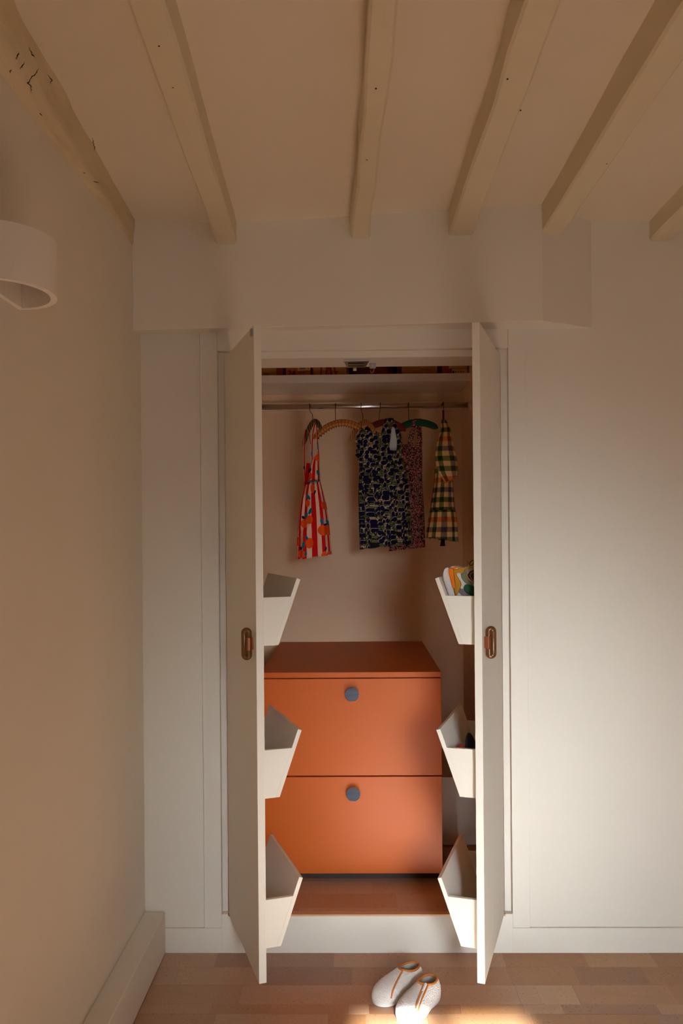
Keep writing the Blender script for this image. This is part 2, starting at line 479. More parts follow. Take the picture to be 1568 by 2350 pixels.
rows = [(-0.0915, 0.0), (-0.199, -0.0915), (-0.306, -0.199), (-0.3560, -0.306), (-0.463, -0.3565), (-0.57, -0.463), (-0.66, -0.57)]
cuts = [[-0.648, -0.47, -0.08, 0.16, 0.478, 0.745, 0.967, 1.30, 1.7],
        [-0.648, -0.30, -0.02, 0.20, 0.478, 0.69, 0.905, 1.22, 1.7],
        [-0.648, -0.36, -0.08, 0.01, 0.22, 0.483, 0.545, 0.66, 0.95, 1.30, 1.7],
        [-0.648, -0.44, -0.26, -0.03, 0.03, 0.30, 0.487, 0.60, 0.88, 0.97, 1.35, 1.7],
        [-0.648, -0.4165, -0.09, 0.02, 0.20, 0.50, 0.86, 1.00, 1.4, 1.7],
        [-0.648, -0.4165, -0.15, 0.18, 0.41, 0.73, 1.05, 1.35, 1.7],
        [-0.648, -0.4165, -0.05, 0.32, 0.60, 0.95, 1.25, 1.7]]
for (y0, y1), cs in zip(rows, cuts):
    for a, b in zip(cs, cs[1:]):
        m = 'corkpale' if (a, y1) in ((0.745, 0.0), (1.30, -0.199), (0.545, -0.199)) else 'corkdark' if (a, y1) in ((0.69, -0.0915), (0.60, -0.306), (0.86, -0.3565), (-0.47, 0.0), (-0.30, -0.0915), (0.03, -0.306)) else 'cork'
        plank(flo, a, b, y0, y1, 0.0, 0.0038, m)
for (y0, y1), cs in zip([(0.022, 0.048), (0.048, 0.158), (0.158, 0.264), (0.264, 0.37)],
                        [[CX0 + .012, -0.2, 0.103, CX1 - .014], [CX0 + .012, -0.16, 0.134, CX1 - .014], [CX0, 0.05, 0.33, CX1], [CX0, -0.1, 0.36, CX1]]):
    for a, b in zip(cs, cs[1:]): plank(cfl, a, b, y0, y1, 0.13, 0.0038)

# ---------------------------------------------------------------- ceiling beams
BEAMS = []


def beam(far, near, zb, label, chips=0.004, seed=0):
    """far / near: (x left, x right) at the wall and 1.25 m into the room"""
    mb = MB(); n = 40; yend = far[2]
    y0, y1 = yend, YF + 0.0
    def sec(t):
        y = y0 + (y1 - y0) * t; k = (yend - y) / 1.25
        xl = far[0] + (near[0] - far[0]) * k; xr = far[1] + (near[1] - far[1]) * k
        q = lambda s: noise.noise(Vector((seed * 3.1 + s * 7.7, y * 4.0, 0.3))) * chips + noise.noise(Vector((seed + s * 3.7, y * 17.0, 1.3))) * chips * 0.25
        return y, xl + q(1), xr + q(2), zb + q(3) * 0.6, q(4)
    ch = 0.006
    for j in range(n + 1):
        y, xl, xr, z, q4 = sec(j / n)
        zt = max(ceil_z(xl), ceil_z(xr)) + 0.03
        mb.v += [(xl - q4 - 0.002, y, zt), (xl - q4 * .5, y, z + 0.045), (xl, y, z + ch), (xl + ch, y, z),
                 ((xl + xr) / 2, y, z - 0.001), (xr - ch, y, z), (xr, y, z + ch), (xr + q4 * .5, y, z + 0.045), (xr + q4 + 0.002, y, zt)]
    m = 9
    for j in range(n):
        for i in range(m):
            a, b = j * m + i, j * m + (i + 1) % m
            mb.f.append((a, b, b + m, a + m))
    mb.f += [tuple(range(m)), tuple(n * m + i for i in reversed(range(m)))]
    o = link('ceiling_beam', mb, 'beam', smooth=False)
    return tag(o, label, 'beam', 'painted beams across the ceiling')


BEAMS.append(beam((-0.4414, -0.375, -0.09), (-0.394, -0.327, 0), 2.343, 'cream painted ceiling beam nearest the left wall beam, with sharp square edges', 0.003, 1))
BEAMS.append(beam((-0.002, 0.056, -0.09), (0.037, 0.088, 0), 2.355, 'cream painted ceiling beam ending right above the closet opening', 0.008, 2))
BEAMS.append(beam((0.3104, 0.3848, -0.09), (0.317, 0.385, 0), 2.363, 'cream painted ceiling beam ending above the right closet door', 0.007, 3))
BEAMS.append(beam((0.6118, 0.683, -0.06), (0.608, 0.682, 0), 2.369, 'cream painted ceiling beam meeting the bevelled end of the bulkhead', 0.005, 4))
BEAMS.append(beam((0.991, 1.065, 0.006), (0.985, 1.06, 0), 2.373, 'cream painted ceiling beam cut off by the right edge of the picture', 0.005, 5))

# rough hewn beam half buried in the left wall
mb = MB(); n, m = 120, 22
for j in range(n + 1):
    t = j / n; y = -0.09 + (YF + 0.09) * t; k = min(1.6, (-0.09 - y) / 1.1)
    xt = -0.706 + 0.070 * k                       # edge against the ceiling
    xk = -0.712 + 0.050 * k + 0.012 * noise.noise(Vector((5.1, y * 3, 0)))   # knuckle between underside and side
    zb = 2.336
    zt = ceil_z(xt) + 0.02
    prof = [(XL - 0.02, zb + 0.004), (xk, zb + 0.012 + 0.018 * k), (xt, zt), (XL - 0.02, zt + 0.02)]
    for i in range(m + 1):
        s = i / m * 2.4
        a = min(int(s), 2); fr = s - a
        p, q2 = prof[a], prof[a + 1]
        x = p[0] + (q2[0] - p[0]) * fr; z = p[1] + (q2[1] - p[1]) * fr
        am = 0.35 + min(1, k) * 0.65
        d = (noise.noise(Vector((s * 2.2, y * 5, 0))) * 0.009 + abs(noise.noise(Vector((s * 5, y * 9, 3)))) * -0.009 + noise.noise(Vector((s * 14, y * 26, 5))) * 0.0028 * max(0, k - 0.25)) * am
        mb.v.append((x + d * 0.6, y, z - d))
for j in range(n):
    for i in range(m):
        a = j * (m + 1) + i; mb.f.append((a, a + 1, a + m + 2, a + m + 1))


def mat_hewn():
    q = NT('hewn_painted_beam')
    tc = q.n('ShaderNodeTexCoord').outputs['Object']
    st = q.n('ShaderNodeMapping', i_Vector=tc, i_Scale=(5.0, 1.0, 5.0)).outputs[0]
    nz = q.n('ShaderNodeTexNoise', i_Vector=st, i_Scale=3.0, i_Detail=6.0, i_Distortion=0.6).outputs[0]
    col = q.mix(nz, lin(196, 176, 136), lin(232, 216, 184))
    q.set('Base Color', col); q.set('Roughness', 0.6)
    q.bump(nz, 0.9, 0.015)
    return q.m


M['hewn'] = mat_hewn()
rb = tag(link('ceiling_beam', mb, 'hewn', smooth=True), 'rough hewn cracked beam set into the left wall under the ceiling', 'beam', 'painted beams across the ceiling')
# open cracks of the hewn beam: thin splits following the knots
def crack(pts, r=0.0012):
    P = []
    for a, b in zip(pts, pts[1:]):
        for k in range(4): P.append(Vector(a).lerp(Vector(b), k / 4))
    P.append(Vector(pts[-1]))
    for i, p in enumerate(P):
        q = p * 140
        p += Vector((noise.noise(q), noise.noise(q + Vector((9, 2, 4))), 0.3 * noise.noise(q + Vector((1, 7, 3))))) * 0.004
    m = len(P)
    rad = [r * (0.2 + 0.8 * math.sin(PI * (i + 0.5) / m)) * (0.6 + 0.9 * abs(noise.noise(P[i] * 300))) for i in range(m)]
    link('crack', MB().tube(P, rad, 6), 'black', rb)


for pts in [[(-0.6234, -1.1871, 2.352), (-0.6274, -1.1637, 2.352), (-0.6269, -1.1516, 2.352)], [(-0.6335, -1.1161, 2.352), (-0.643, -1.1004, 2.352), (-0.6551, -1.0878, 2.352), (-0.6649, -1.0766, 2.352), (-0.675, -1.0601, 2.352), (-0.6759, -1.0482, 2.352), (-0.6815, -1.0293, 2.352), (-0.6846, -1.0189, 2.352)], [(-0.6523, -1.1704, 2.352), (-0.6588, -1.1586, 2.352), (-0.6667, -1.1437, 2.352)], [(-0.6544, -1.1371, 2.352), (-0.6658, -1.1219, 2.352), (-0.6722, -1.1126, 2.352)], [(-0.6902, -1.1099, 2.352), (-0.6983, -1.0989, 2.352)], [(-0.623, -1.0868, 2.352), (-0.6248, -1.072, 2.352), (-0.63, -1.0553, 2.352)], [(-0.6927, -0.5688, 2.352), (-0.6785, -0.5655, 2.352)], [(-0.7022, -0.6259, 2.352), (-0.6994, -0.6205, 2.352)], [(-0.7009, -0.9339, 2.352), (-0.6994, -0.9221, 2.352)], [(-0.6187, -0.8111, 2.352), (-0.626, -0.7846, 2.352), (-0.6343, -0.748, 2.352)]]: crack(pts)
# nail and worm holes in the underside of the other beams
for bm_, pos in [(0, (-0.3687, -1.1992, 2.3425)), (0, (-0.3743, -1.0505, 2.3425)), (0, (-0.3714, -0.8997, 2.3425)), (1, (0.0526, -1.0093, 2.3545)), (1, (0.0378, -0.6701, 2.3545)), (2, (0.3307, -1.0236, 2.3625)), (2, (0.3845, -0.8907, 2.3625)), (3, (0.6687, -0.594, 2.3685))]:
    link('nail_hole', MB().ball(pos, 0.0022, 0.0022, 0.0016, 8, 6), 'black', BEAMS[bm_])

# ---------------------------------------------------------------- closet doors, with handles
TH = 0.022
DZ0, DZ1 = 0.1315, 1.9955


def door(name, hinge, free, sgn, label):
    """hinge/free: outer-face corners (x, y); sgn +1 if the inner face is to the right of hinge->free"""
    h, f = Vector(hinge), Vector(free); u = (f - h).normalized(); nin = Vector((-u.y, u.x)) * sgn
    poly = [tuple(h), tuple(f), tuple(f + nin * TH), tuple(h + nin * TH)]
    r = tag(link(name, MB().prism(poly, lambda p, q, t: (p, q, t), DZ0, DZ1), 'door', bevel=0.0012), label, None, None, 'structure')
    # ring pull: wooden stadium ring turning in a copper sleeve
    back = f - u * 0.040
    nout = -nin
    e1 = (nout * 0.93 - u * 0.37).normalized()     # ring lies in the plane of e1 and z
    cz, hh, hwid = 1.0895, 0.0470, 0.0155
    piv = back + nout * 0.0125
    ctr = piv + e1 * (hwid - 0.0085)
    pts = []
    rr = hwid - 0.0085
    for i in range(36):
        a = 2 * PI * i / 36
        cx_, cz_ = math.cos(a) * rr, math.sin(a) * rr
        cz_ += (hh - 0.0085 - rr) * (1 if math.sin(a) >= 0 else -1)
        pts.append((ctr.x + e1.x * cx_, ctr.y + e1.y * cx_, cz + cz_))
    w3 = Vector((e1.x, e1.y, 0)).cross(Vector((0, 0, 1)))
    hd = link('handle', MB().tube(pts, 0.0085, 14, closed=True, up=w3), 'wood', r, smooth=True)
    hd['label'] = 'dark wooden ring pull'
    mb = MB()
    mb.cyl((piv.x, piv.y, cz), (0, 0, 1), 0.0095, 0.034, 20)
    for dz in (-0.017, 0.017): mb.cyl((piv.x, piv.y, cz + dz), (0, 0, 1), 0.0103, 0.0022, 20)
    mid = back + nout * 0.004
    for a, b, hz in ((0.0, 0.006, 0.016), ):
        c1 = back - u * 0.004; c2 = back + u * 0.004
        poly = [tuple(c1), tuple(c2), tuple(c2 + nout * 0.009), tuple(c1 + nout * 0.009)]
        mb.prism(poly, lambda p, q, t: (p, q, t), cz - hz, cz + hz)
    link('handle_sleeve', mb, 'copper', r, smooth=False)['label'] = 'copper sleeve of the ring pull'
    return r, f + nin * TH, -u, nin


dl, L_in, L_u, L_n = door('door_1', (-0.4335, 0.0), (-0.2817, -0.439), 1, 'left closet door, white and flat, swung open into the room')
dr, R_in, R_u, R_n = door('door_2', (0.4884, 0.0), (0.3558, -0.439), -1, 'right closet door, white and flat, swung open into the room')
# small strike block at the top corner of the left door
p = Vector((-0.2817, -0.439)) - Vector((0.1518, -0.439)).normalized() * 0.012; no = Vector((-0.945, -0.327))
poly = [tuple(p), tuple(p - L_u * -0.010), tuple(p - L_u * -0.010 + no * 0.006), tuple(p + no * 0.006)]
link('strike_block', MB().prism(poly, lambda a, b, t: (a, b, t), 1.968, 1.988), 'greyplastic', dl)['label'] = 'small grey strike block near the top'


# ---------------------------------------------------------------- racks on the doors
def rack(origin, u, sgn, label, group='slanted storage racks on the closet doors'):
    t = thing('door_rack', label, 'rack', origin, math.atan2(u.y, u.x), group)
    tk = 0.012; L = 0.368
    fn = lambda p, q, s: (s, sgn * p, q)
    sl = (0.117 - 0.0497) / 0.188
    dn = Vector((1, -sl)).normalized()
    fi = lambda z: 0.0497 + sl * z - tk / dn.x     # inner face of front panel at height z
    fr = [(0.0497, 0), (0.117, 0.188), (0.117 - tk * dn.x, 0.188 - tk * dn.y), (0.0497 - tk / dn.x, 0.0)]
    link('front_panel', MB().prism(fr, fn, 0.0, L), 'door', t, bevel=0.0006, local=True)
    e = [(0.0006, 0.0), (fi(0) - 0.00005, 0.0), (fi(0.1385) - 0.00005, 0.1385), (0.0006, 0.1385)]
    for a in (0.0, L - tk): link('end_panel', MB().prism(e, fn, a, a + tk), 'door', t, local=True)
    b = [(0.0006, 0.0), (fi(0) - 0.0003, 0.0), (fi(tk) - 0.0003, tk), (0.0006, tk)]
    link('bottom_panel', MB().prism(b, fn, tk + 0.0004, L - tk - 0.0004), 'door', t, local=True)
    return t


def dup(root, loc, label):
    r = root.copy(); C.objects.link(r); r.location = loc; r['label'] = label
    for ch in list(root.children):
        c = ch.copy(); C.objects.link(c); c.parent = r
    return r


zs = (1.083, 0.644, 0.214)
ol = L_in + L_u * 0.030 + L_n * 0.0004; orr = R_in + R_u * 0.030 + R_n * 0.0004
ra = rack((ol.x, ol.y, zs[0]), L_u, -1, 'highest empty white rack on the left closet door, beside the ring pull')
dup(ra, (ol.x, ol.y, zs[1]), 'middle empty white rack on the left closet door, level with the upper drawer')
dup(ra, (ol.x, ol.y, zs[2]), 'lowest white rack on the left closet door, scuffed at its tip')
rr_ = rack((orr.x, orr.y, zs[0]), R_u, 1, 'highest white rack on the right closet door, holding colourful sneakers')
dup(rr_, (orr.x, orr.y, zs[1]), 'middle white rack on the right closet door, with a dark shoe inside')
dup(rr_, (orr.x, orr.y, zs[2]), 'lowest empty white rack on the right closet door, near the closet sill')


def in_rack(k, s, p, z):                           # a point inside a rack on the right door
    q = orr + R_u * s + R_n * p
    return Vector((q.x, q.y, zs[k] + z))


# ---------------------------------------------------------------- orange chest
t = thing('chest_of_drawers', 'orange lacquered two drawer chest standing inside the closet', 'chest', (-0.021, 0.70, 0.13))
X0, X1, Y0, Y1 = -0.3515, 0.3105, 0.26, 1.128
link('carcass', MB().box(X0 + 0.002, X1 - 0.002, Y0 + 0.021, Y1, 0.158, 0.8765), 'orange', t, bevel=0.001)
link('top', MB().box(X0, X1, Y0, Y1, 0.8768, 0.8965), 'orange', t, bevel=0.0012)
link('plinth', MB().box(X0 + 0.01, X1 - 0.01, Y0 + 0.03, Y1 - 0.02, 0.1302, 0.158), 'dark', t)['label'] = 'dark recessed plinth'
for z0, z1, kx, kz in ((0.5185, 0.8725, -0.0157, 0.8195), (0.160, 0.5135, -0.0140, 0.4570)):
    d = link('drawer', MB().box(X0, X1, Y0, Y0 + 0.0195, z0, z1), 'orange', t, bevel=0.001)
    mb = MB(); R = 0.0255; nr = 30
    rows_ = []
    for i in range(nr + 1):
        zz = -R + 2 * R * i / nr
        hwd = math.sqrt(max(R * R - zz * zz, 1e-7)); y = Y0 - 0.0225 - (0.0034 if i % 2 else 0.0)
        k0 = len(mb.v)
        mb.v += [(kx - hwd, y, kz + zz), (kx + hwd, y, kz + zz), (kx + hwd, Y0 - 0.017, kz + zz), (kx - hwd, Y0 - 0.017, kz + zz)]
        rows_.append(k0)
    for a, b in zip(rows_, rows_[1:]):
        for c in range(4): mb.f.append((a + c, a + (c + 1) % 4, b + (c + 1) % 4, b + c))
    mb.f += [tuple(rows_[0] + c for c in range(4)), tuple(rows_[-1] + c for c in reversed(range(4)))]
    mb.cyl((kx, Y0 - 0.009, kz), (0, 1, 0), 0.008, 0.017, 16)
    link('knob', mb, 'knob', d)['label'] = 'round ridged pewter knob'

# ---------------------------------------------------------------- rail, shelf, catch
RZ, RY = 1.9520, 0.80
t = thing('clothes_rail', 'chrome clothes rail across the closet under the shelf', 'rail', (0.03, RY, RZ))
link('bar', MB().cyl((0.03, RY, RZ), (1, 0, 0), 0.012, 0.945, 28), 'chrome', t, smooth=True)
for x, s in ((CX0 + 0.004, 1), (CX1 - 0.004, -1)):
    mb = MB().cyl((x, RY, RZ), (1, 0, 0), 0.021, 0.007, 28); mb.cyl((x + s * 0.008, RY, RZ), (1, 0, 0), 0.0155, 0.012, 28)
    link('end_bracket', mb, 'chrome', t)
SZ0, SZ1 = 2.062, 2.0965
t = link('closet_shelf', MB().box(CX0 + 0.0005, CX1 - 0.0005, 0.84, CY1 - 0.001, SZ0, SZ1), 'trim', bevel=0.0015)
tag(t, 'deep white shelf board across the top of the closet, holding boxes', 'shelf')

t = thing('magnetic_catch', 'chrome slotted catch plate under the closet lintel', 'catch', (0.01, 0.10, 1.996))
mb = MB()
za, zb = 1.9895, 1.9962
mb.v = [(-0.034, 0.045, zb), (0.054, 0.045, zb), (0.040, 0.145, zb), (-0.022, 0.145, zb), (-0.034, 0.045, za), (0.054, 0.045, za), (0.042, 0.145, za - 0.002), (-0.024, 0.145, za - 0.002)]
mb.f = [(0, 1, 2, 3), (4, 5, 6, 7), (0, 1, 5, 4), (1, 2, 6, 5), (2, 3, 7, 6), (3, 0, 4, 7)]
link('plate', mb, 'steel', t, bevel=0.001)
for yy in (0.068, 0.115): link('slot', MB().box(-0.019, 0.036, yy, yy + 0.012, za - 0.0022, za + 0.002), 'black', t)
link('roller', MB().cyl((0.004, 0.155, 1.984), (1, 0, 0), 0.006, 0.012, 14), 'label', t, smooth=True)
t = thing('latch_block', 'grey screw fixed block with a copper hook, beside the chrome catch', 'hook', (0.067, 0.12, 1.996))
link('block', MB().box(0.056, 0.0775, 0.112, 0.128, 1.9795, 1.9962), 'greyplastic', t, bevel=0.002)
link('screw', MB().cyl((0.0665, 0.1115, 1.988), (0, 1, 0), 0.0042, 0.003, 16), 'steel', t)
pts = [(0.059, 0.135, 1.9955), (0.059, 0.135, 1.975), (0.060, 0.133, 1.969), (0.0635, 0.131, 1.9645), (0.0675, 0.129, 1.9665), (0.070, 0.128, 1.973), (0.0722, 0.127, 1.9785)]
link('hook', MB().tube(pts, 0.0015, 10).ball((0.0722, 0.127, 1.979), 0.0022, 0.0022, 0.0022, 8, 6), 'copper', t, smooth=True)


# ---------------------------------------------------------------- boxes on the shelf
def carton(x0, x1, y0, dep, h, m, label, top=True):
    t = thing('cardboard_box', label, 'box', ((x0 + x1) / 2, y0 + dep / 2, SZ1), 0, 'packages on the closet shelf')
    link('carton', MB().box(x0, x1, y0, y0 + dep, SZ1 + 0.0003, SZ1 + h), m, t, bevel=0.002)
    return t, y0


def patch(name, t, x0, x1, z0, z1, y, m):
    return link(name, MB().box(x0, x1, y - 0.0006, y - 0.0001, z0, z1), m, t)


t, y = carton(-0.440, -0.312, 0.875, 0.22, 0.13, 'kraft', 'tan cardboard box with black lettering at the left end of the shelf')
patch('red_panel', t, -0.340, -0.312, SZ1 + 0.001, SZ1 + 0.128, y, 'redcard')
text_mesh('lettering', 'Kläs', 0.016, (-0.396, y - 0.0006, SZ1 + 0.008), FACE, 'ink', t)
patch('fine_print', t, -0.358, -0.347, SZ1 + 0.010, SZ1 + 0.0108, y, 'ink'); patch('fine_print', t, -0.361, -0.347, SZ1 + 0.0145, SZ1 + 0.0152, y, 'ink')
t, y = carton(-0.297, -0.190, 0.877, 0.20, 0.15, 'orangecard', 'orange brown box printed with the number 24 on the shelf')
text_mesh('number', '24', 0.036, (-0.291, y - 0.0006, SZ1 - 0.006 + 0.008), FACE, 'ink', t)
patch('barcode_label', t, -0.246, -0.191, SZ1 + 0.026, SZ1 + 0.060, y, 'label')
for k in range(9): patch('barcode_line', t, -0.240 + k * 0.003, -0.2388 + k * 0.003 + (k % 3) * 0.0004, SZ1 + 0.030, SZ1 + 0.050, y - 0.0006, 'ink')
patch('label_text', t, -0.202, -0.196, SZ1 + 0.032, SZ1 + 0.034, y - 0.0006, 'ink')
for k in range(5): patch('fine_print', t, -0.240 + k * 0.0052, -0.2365 + k * 0.0052, SZ1 + 0.014, SZ1 + 0.0185, y, 'ink')
for k in range(3): patch('fine_print', t, -0.240 + k * 0.012, -0.231 + k * 0.012, SZ1 + 0.0035, SZ1 + 0.006, y, 'ink')
t, y = carton(-0.177, -0.032, 0.875, 0.22, 0.14, 'kraft', 'tan box with a dark red figure print on the shelf')
FIG = [[(0.000, 0.0), (0.008, 0.0), (0.011, 0.045), (0.003, 0.045)], [(0.024, 0.0), (0.031, 0.0), (0.033, 0.016), (0.039, 0.028), (0.044, 0.016), (0.046, 0.0), (0.055, 0.0), (0.049, 0.045), (0.026, 0.045)],
       [(0.034, 0.0), (0.042, 0.0), (0.039, 0.014)], [(0.067, 0.0), (0.073, 0.004), (0.066, 0.045), (0.058, 0.045)], [(0.071, 0.008), (0.079, 0.012), (0.079, 0.018), (0.072, 0.018)]]
for pl in FIG:
    link('printed_figure', MB().prism([(a - 0.148, b + SZ1 + 0.003) for a, b in pl], lambda p, q, s: (p, s, q), y - 0.0006, y - 0.0001), 'redink', t)
t = thing('metal_tin', 'dark round brass coloured tin behind the catch on the shelf', 'tin', (0.088, 0.99, SZ1), 0, 'packages on the closet shelf')
mb = MB(); mb.tube([(0.088, 0.99, SZ1 + 0.0004), (0.088, 0.99, SZ1 + 0.14)], 0.109, 48); link('body', mb, 'brass', t, smooth=False)
mb = MB(); mb.tube([(0.088, 0.99, SZ1 + 0.1405), (0.088, 0.99, SZ1 + 0.160)], 0.111, 48); link('lid', mb, 'brass', t)
t, y = carton(0.212, 0.361, 0.876, 0.22, 0.12, 'kraft', 'plain tan cardboard box between the round tin and a dark gap')
for k in range(9): patch('fine_print', t, 0.294 + k * 0.0049, 0.2975 + k * 0.0049, SZ1 + 0.0215, SZ1 + 0.0255, y, 'redcard')
t, y = carton(0.387, 0.500, 0.878, 0.20, 0.13, 'redcard', 'red brown box with a symbol label at the right end of the shelf')
patch('symbol_label', t, 0.432, 0.499, SZ1 + 0.005, SZ1 + 0.026, y, 'label'); patch('upper_label', t, 0.418, 0.499, SZ1 + 0.028, SZ1 + 0.05, y, 'label')
for k, xx in enumerate((0.438, 0.449, 0.460, 0.470, 0.480)):
    mb = MB()
    if k == 0: mb.prism([(xx - .004, SZ1 + .006), (xx + .004, SZ1 + .006), (xx + .004, SZ1 + .013), (xx, SZ1 + .02), (xx - .004, SZ1 + .013)], lambda p, q, s: (p, s, q), y - .0012, y - .0007)
    else: mb.cyl((xx, y - 0.001, SZ1 + 0.013), (0, 1, 0), 0.0027, 0.0006, 8 if k % 2 else 5)
    link('symbol', mb, 'ink', t)

# ---------------------------------------------------------------- wall lamp on the left wall
t = thing('wall_lamp', 'white half round plaster wall lamp, open below, on the left wall', 'lamp', (XL, -1.135, 1.888))
SY, SA, SB, LZ0, LZ1 = -1.135, 0.116, 0.118, 1.888, 1.998


def half(a, b, nn=48, e=1.95):
    out = []
    for i in range(nn + 1):
        g = PI * i / nn; c, s = math.cos(g), math.sin(g)
        out.append((SY + a * math.copysign(abs(c) ** (2 / e), c), XL + 0.0125 + b * abs(s) ** (2 / e)))
    return out


po, pi_ = half(SA, SB - 0.0125), half(SA - 0.013, SB - 0.0255)
mb = MB(); k = len(po)
for z in (LZ0, LZ1): mb.v += [(x, y_, z) for y_, x in po]
for z in (LZ0, LZ1 - 0.012): mb.v += [(x, y_, z) for y_, x in pi_]
for i in range(k - 1):
    mb.f += [(i, i + 1, k + i + 1, k + i), (2 * k + i, 2 * k + i + 1, 3 * k + i + 1, 3 * k + i), (i, i + 1, 2 * k + i + 1, 2 * k + i)]
mb.f += [tuple(range(k, 2 * k)), tuple(range(3 * k, 4 * k)), (0, 2 * k, 3 * k, k), (k - 1, 3 * k - 1, 4 * k - 1, 2 * k - 1)]
link('shade', mb, 'plaster', t, smooth=False, bevel=0.0)
link('back_plate', MB().box(XL + 0.0008, XL + 0.0123, SY - SA, SY + SA, LZ0, LZ1), 'plaster', t, bevel=0.001)
mb = MB().cyl((XL + 0.055, SY + 0.02, LZ0 + 0.075), (0, 0, 1), 0.018, 0.040, 20); mb.cyl((XL + 0.055, SY + 0.02, LZ0 + 0.05), (0, 0, 1), 0.023, 0.012, 20)
link('lamp_socket', mb, 'greyplastic', t)

# ---------------------------------------------------------------- hangers and clothes
def bez(a, b, c, n=20):
    return [tuple((1 - t) ** 2 * a[k] + 2 * t * (1 - t) * b[k] + t * t * c[k] for k in range(3)) for t in [i / n for i in range(n + 1)]]


def arc3(l, m_, r, dy, n=24, yc=RY):
    """padded hanger arm through left, top, right (x, z); dy = how much nearer the right end is"""
    ctl = (2 * m_[0] - (l[0] + r[0]) / 2, yc, 2 * m_[1] - (l[1] + r[1]) / 2)
    return bez((l[0], yc + dy / 2, l[1]), ctl, (r[0], yc - dy / 2, r[1]), n)


def hook(parent, x, xt, zt):
    pts = []
    for i in range(15):                            # over the rail, back to front
        a = math.radians(-35 + 225 * i / 14)
        pts.append((x, RY + 0.0138 * math.cos(a), RZ + 0.0138 * math.sin(a)))
    pts += [(x - 0.0005, RY - 0.0125, RZ - 0.012), (x - 0.001 + (xt - x) * .3, RY - 0.007, RZ - 0.024), (xt - (xt - x) * .1, RY - 0.001, RZ - 0.034), (xt, RY, RZ - 0.042), (xt, RY, zt)]
    link('hook', MB().tube(pts, 0.0014, 8, up=(1, 0, 0)), 'wire', parent, smooth=True)


def hanger(label, l, m_, r, dy, hx, m, rad=0.0145, ry=0.0085, hxt=None):
    t = thing('clothes_hanger', label, 'hanger', (hx, RY, RZ), 0, 'padded hangers on the chrome rail')
    pts = arc3(l, m_, r, dy)
    n = len(pts); rr = [rad * min(1, math.sqrt(max(0.03, 1 - (abs(2 * i / (n - 1) - 1)) ** 9))) for i in range(n)]
    link('arm', MB().tube(pts, rr, 14, ry=[ry * q / rad for q in rr]), m, t, smooth=True)
    hook(t, hx, m_[0] if hxt is None else hxt, m_[1] - 0.002)
    return t, pts


def garment(secs, n=96, sub=6, cy=RY, uw=1.0, uvmode='ring', u0=0.0):
    """secs: (left(x,z), right(x,z), half depth, fold amplitude, fold count, dy) from top to hem"""
    mb = MB(); rings = []
    def at(i, t):
        P = [secs[max(0, min(len(secs) - 1, i + k))] for k in (-1, 0, 1, 2)]
        def cr(a, b, c, d): return 0.5 * (2 * b + (c - a) * t + (2 * a - 5 * b + 4 * c - d) * t * t + (3 * b - a - 3 * c + d) * t ** 3)
        g = lambda f: cr(*[f(p) for p in P])
        return (g(lambda p: p[0][0]), g(lambda p: p[0][1]), g(lambda p: p[1][0]), g(lambda p: p[1][1]), g(lambda p: p[2]), g(lambda p: p[3]), P[1][4], g(lambda p: p[5]))
    for i in range(len(secs) - 1):
        for s in range(sub): rings.append(at(i, s / sub))
    rings.append(at(len(secs) - 2, 1.0))
    for j, (xl, zl, xr, zr, hd, am, k, dy) in enumerate(rings):
        for a in range(n):
            g = 2 * PI * a / n; c, s = math.cos(g), math.sin(g)
            ce = math.copysign(abs(c) ** 0.85, c)
            x = (xl + xr) / 2 + (xr - xl) / 2 * ce; z = (zl + zr) / 2 + (zr - zl) / 2 * ce
            fold = am * (math.sin(k * g + 0.6 + j * 0.02) + 0.4 * math.sin(2.3 * k * g + 1.7)) * (0.25 + 0.75 * abs(s))
            y = cy + dy + s * (hd + fold)
            # hem wavers where the folds stand out
            z -= 0.15 * fold if j == len(rings) - 1 else 0
            mb.v.append((x + fold * 0.25 * c, y, z))
            if uvmode == 'ring': mb.uv[len(mb.v) - 1] = (g / (2 * PI) * uw, z)
            else: mb.uv[len(mb.v) - 1] = (x + (0.05 + hd * 2 if s > 0 else 0) + 0.0 * g + u0 + fold * 0.8, z - (0.3 if s > 0 else 0))
    for j in range(len(rings) - 1):
        for a in range(n):
            a2 = (a + 1) % n
            mb.f.append((j * n + a, j * n + a2, (j + 1) * n + a2, (j + 1) * n + a))
    return mb


def ribbon(pts, wid, th, parent, name, m, side=(1, 0, 0)):
    """flat strap along pts, its width along side"""
    mb = MB(); sd = Vector(side).normalized(); k = len(pts)
    P = [Vector(p) for p in pts]
    for i, p in enumerate(P):
        ww = wid[i] if isinstance(wid, (list, tuple)) else wid
        t_ = (P[min(i + 1, k - 1)] - P[max(i - 1, 0)]).normalized(); nn = t_.cross(sd).normalized()
        for a, b in ((-1, -1), (1, -1), (1, 1), (-1, 1)):
            q = p + sd * (ww / 2 * a) + nn * (th / 2 * b)
            mb.v.append(tuple(q)); mb.uv[len(mb.v) - 1] = (a * 0.3, q.z) if m == 'fruit' else (q.x, q.z)
    for i in range(k - 1):
        for c in range(4): mb.f.append((i * 4 + c, i * 4 + (c + 1) % 4, (i + 1) * 4 + (c + 1) % 4, (i + 1) * 4 + c))
    mb.f += [(0, 1, 2, 3), ((k - 1) * 4 + 3, (k - 1) * 4 + 2, (k - 1) * 4 + 1, (k - 1) * 4)]
    return link(name, mb, m, parent, smooth=True)


def xyz(g_, y): return (g_[0], y, g_[1])


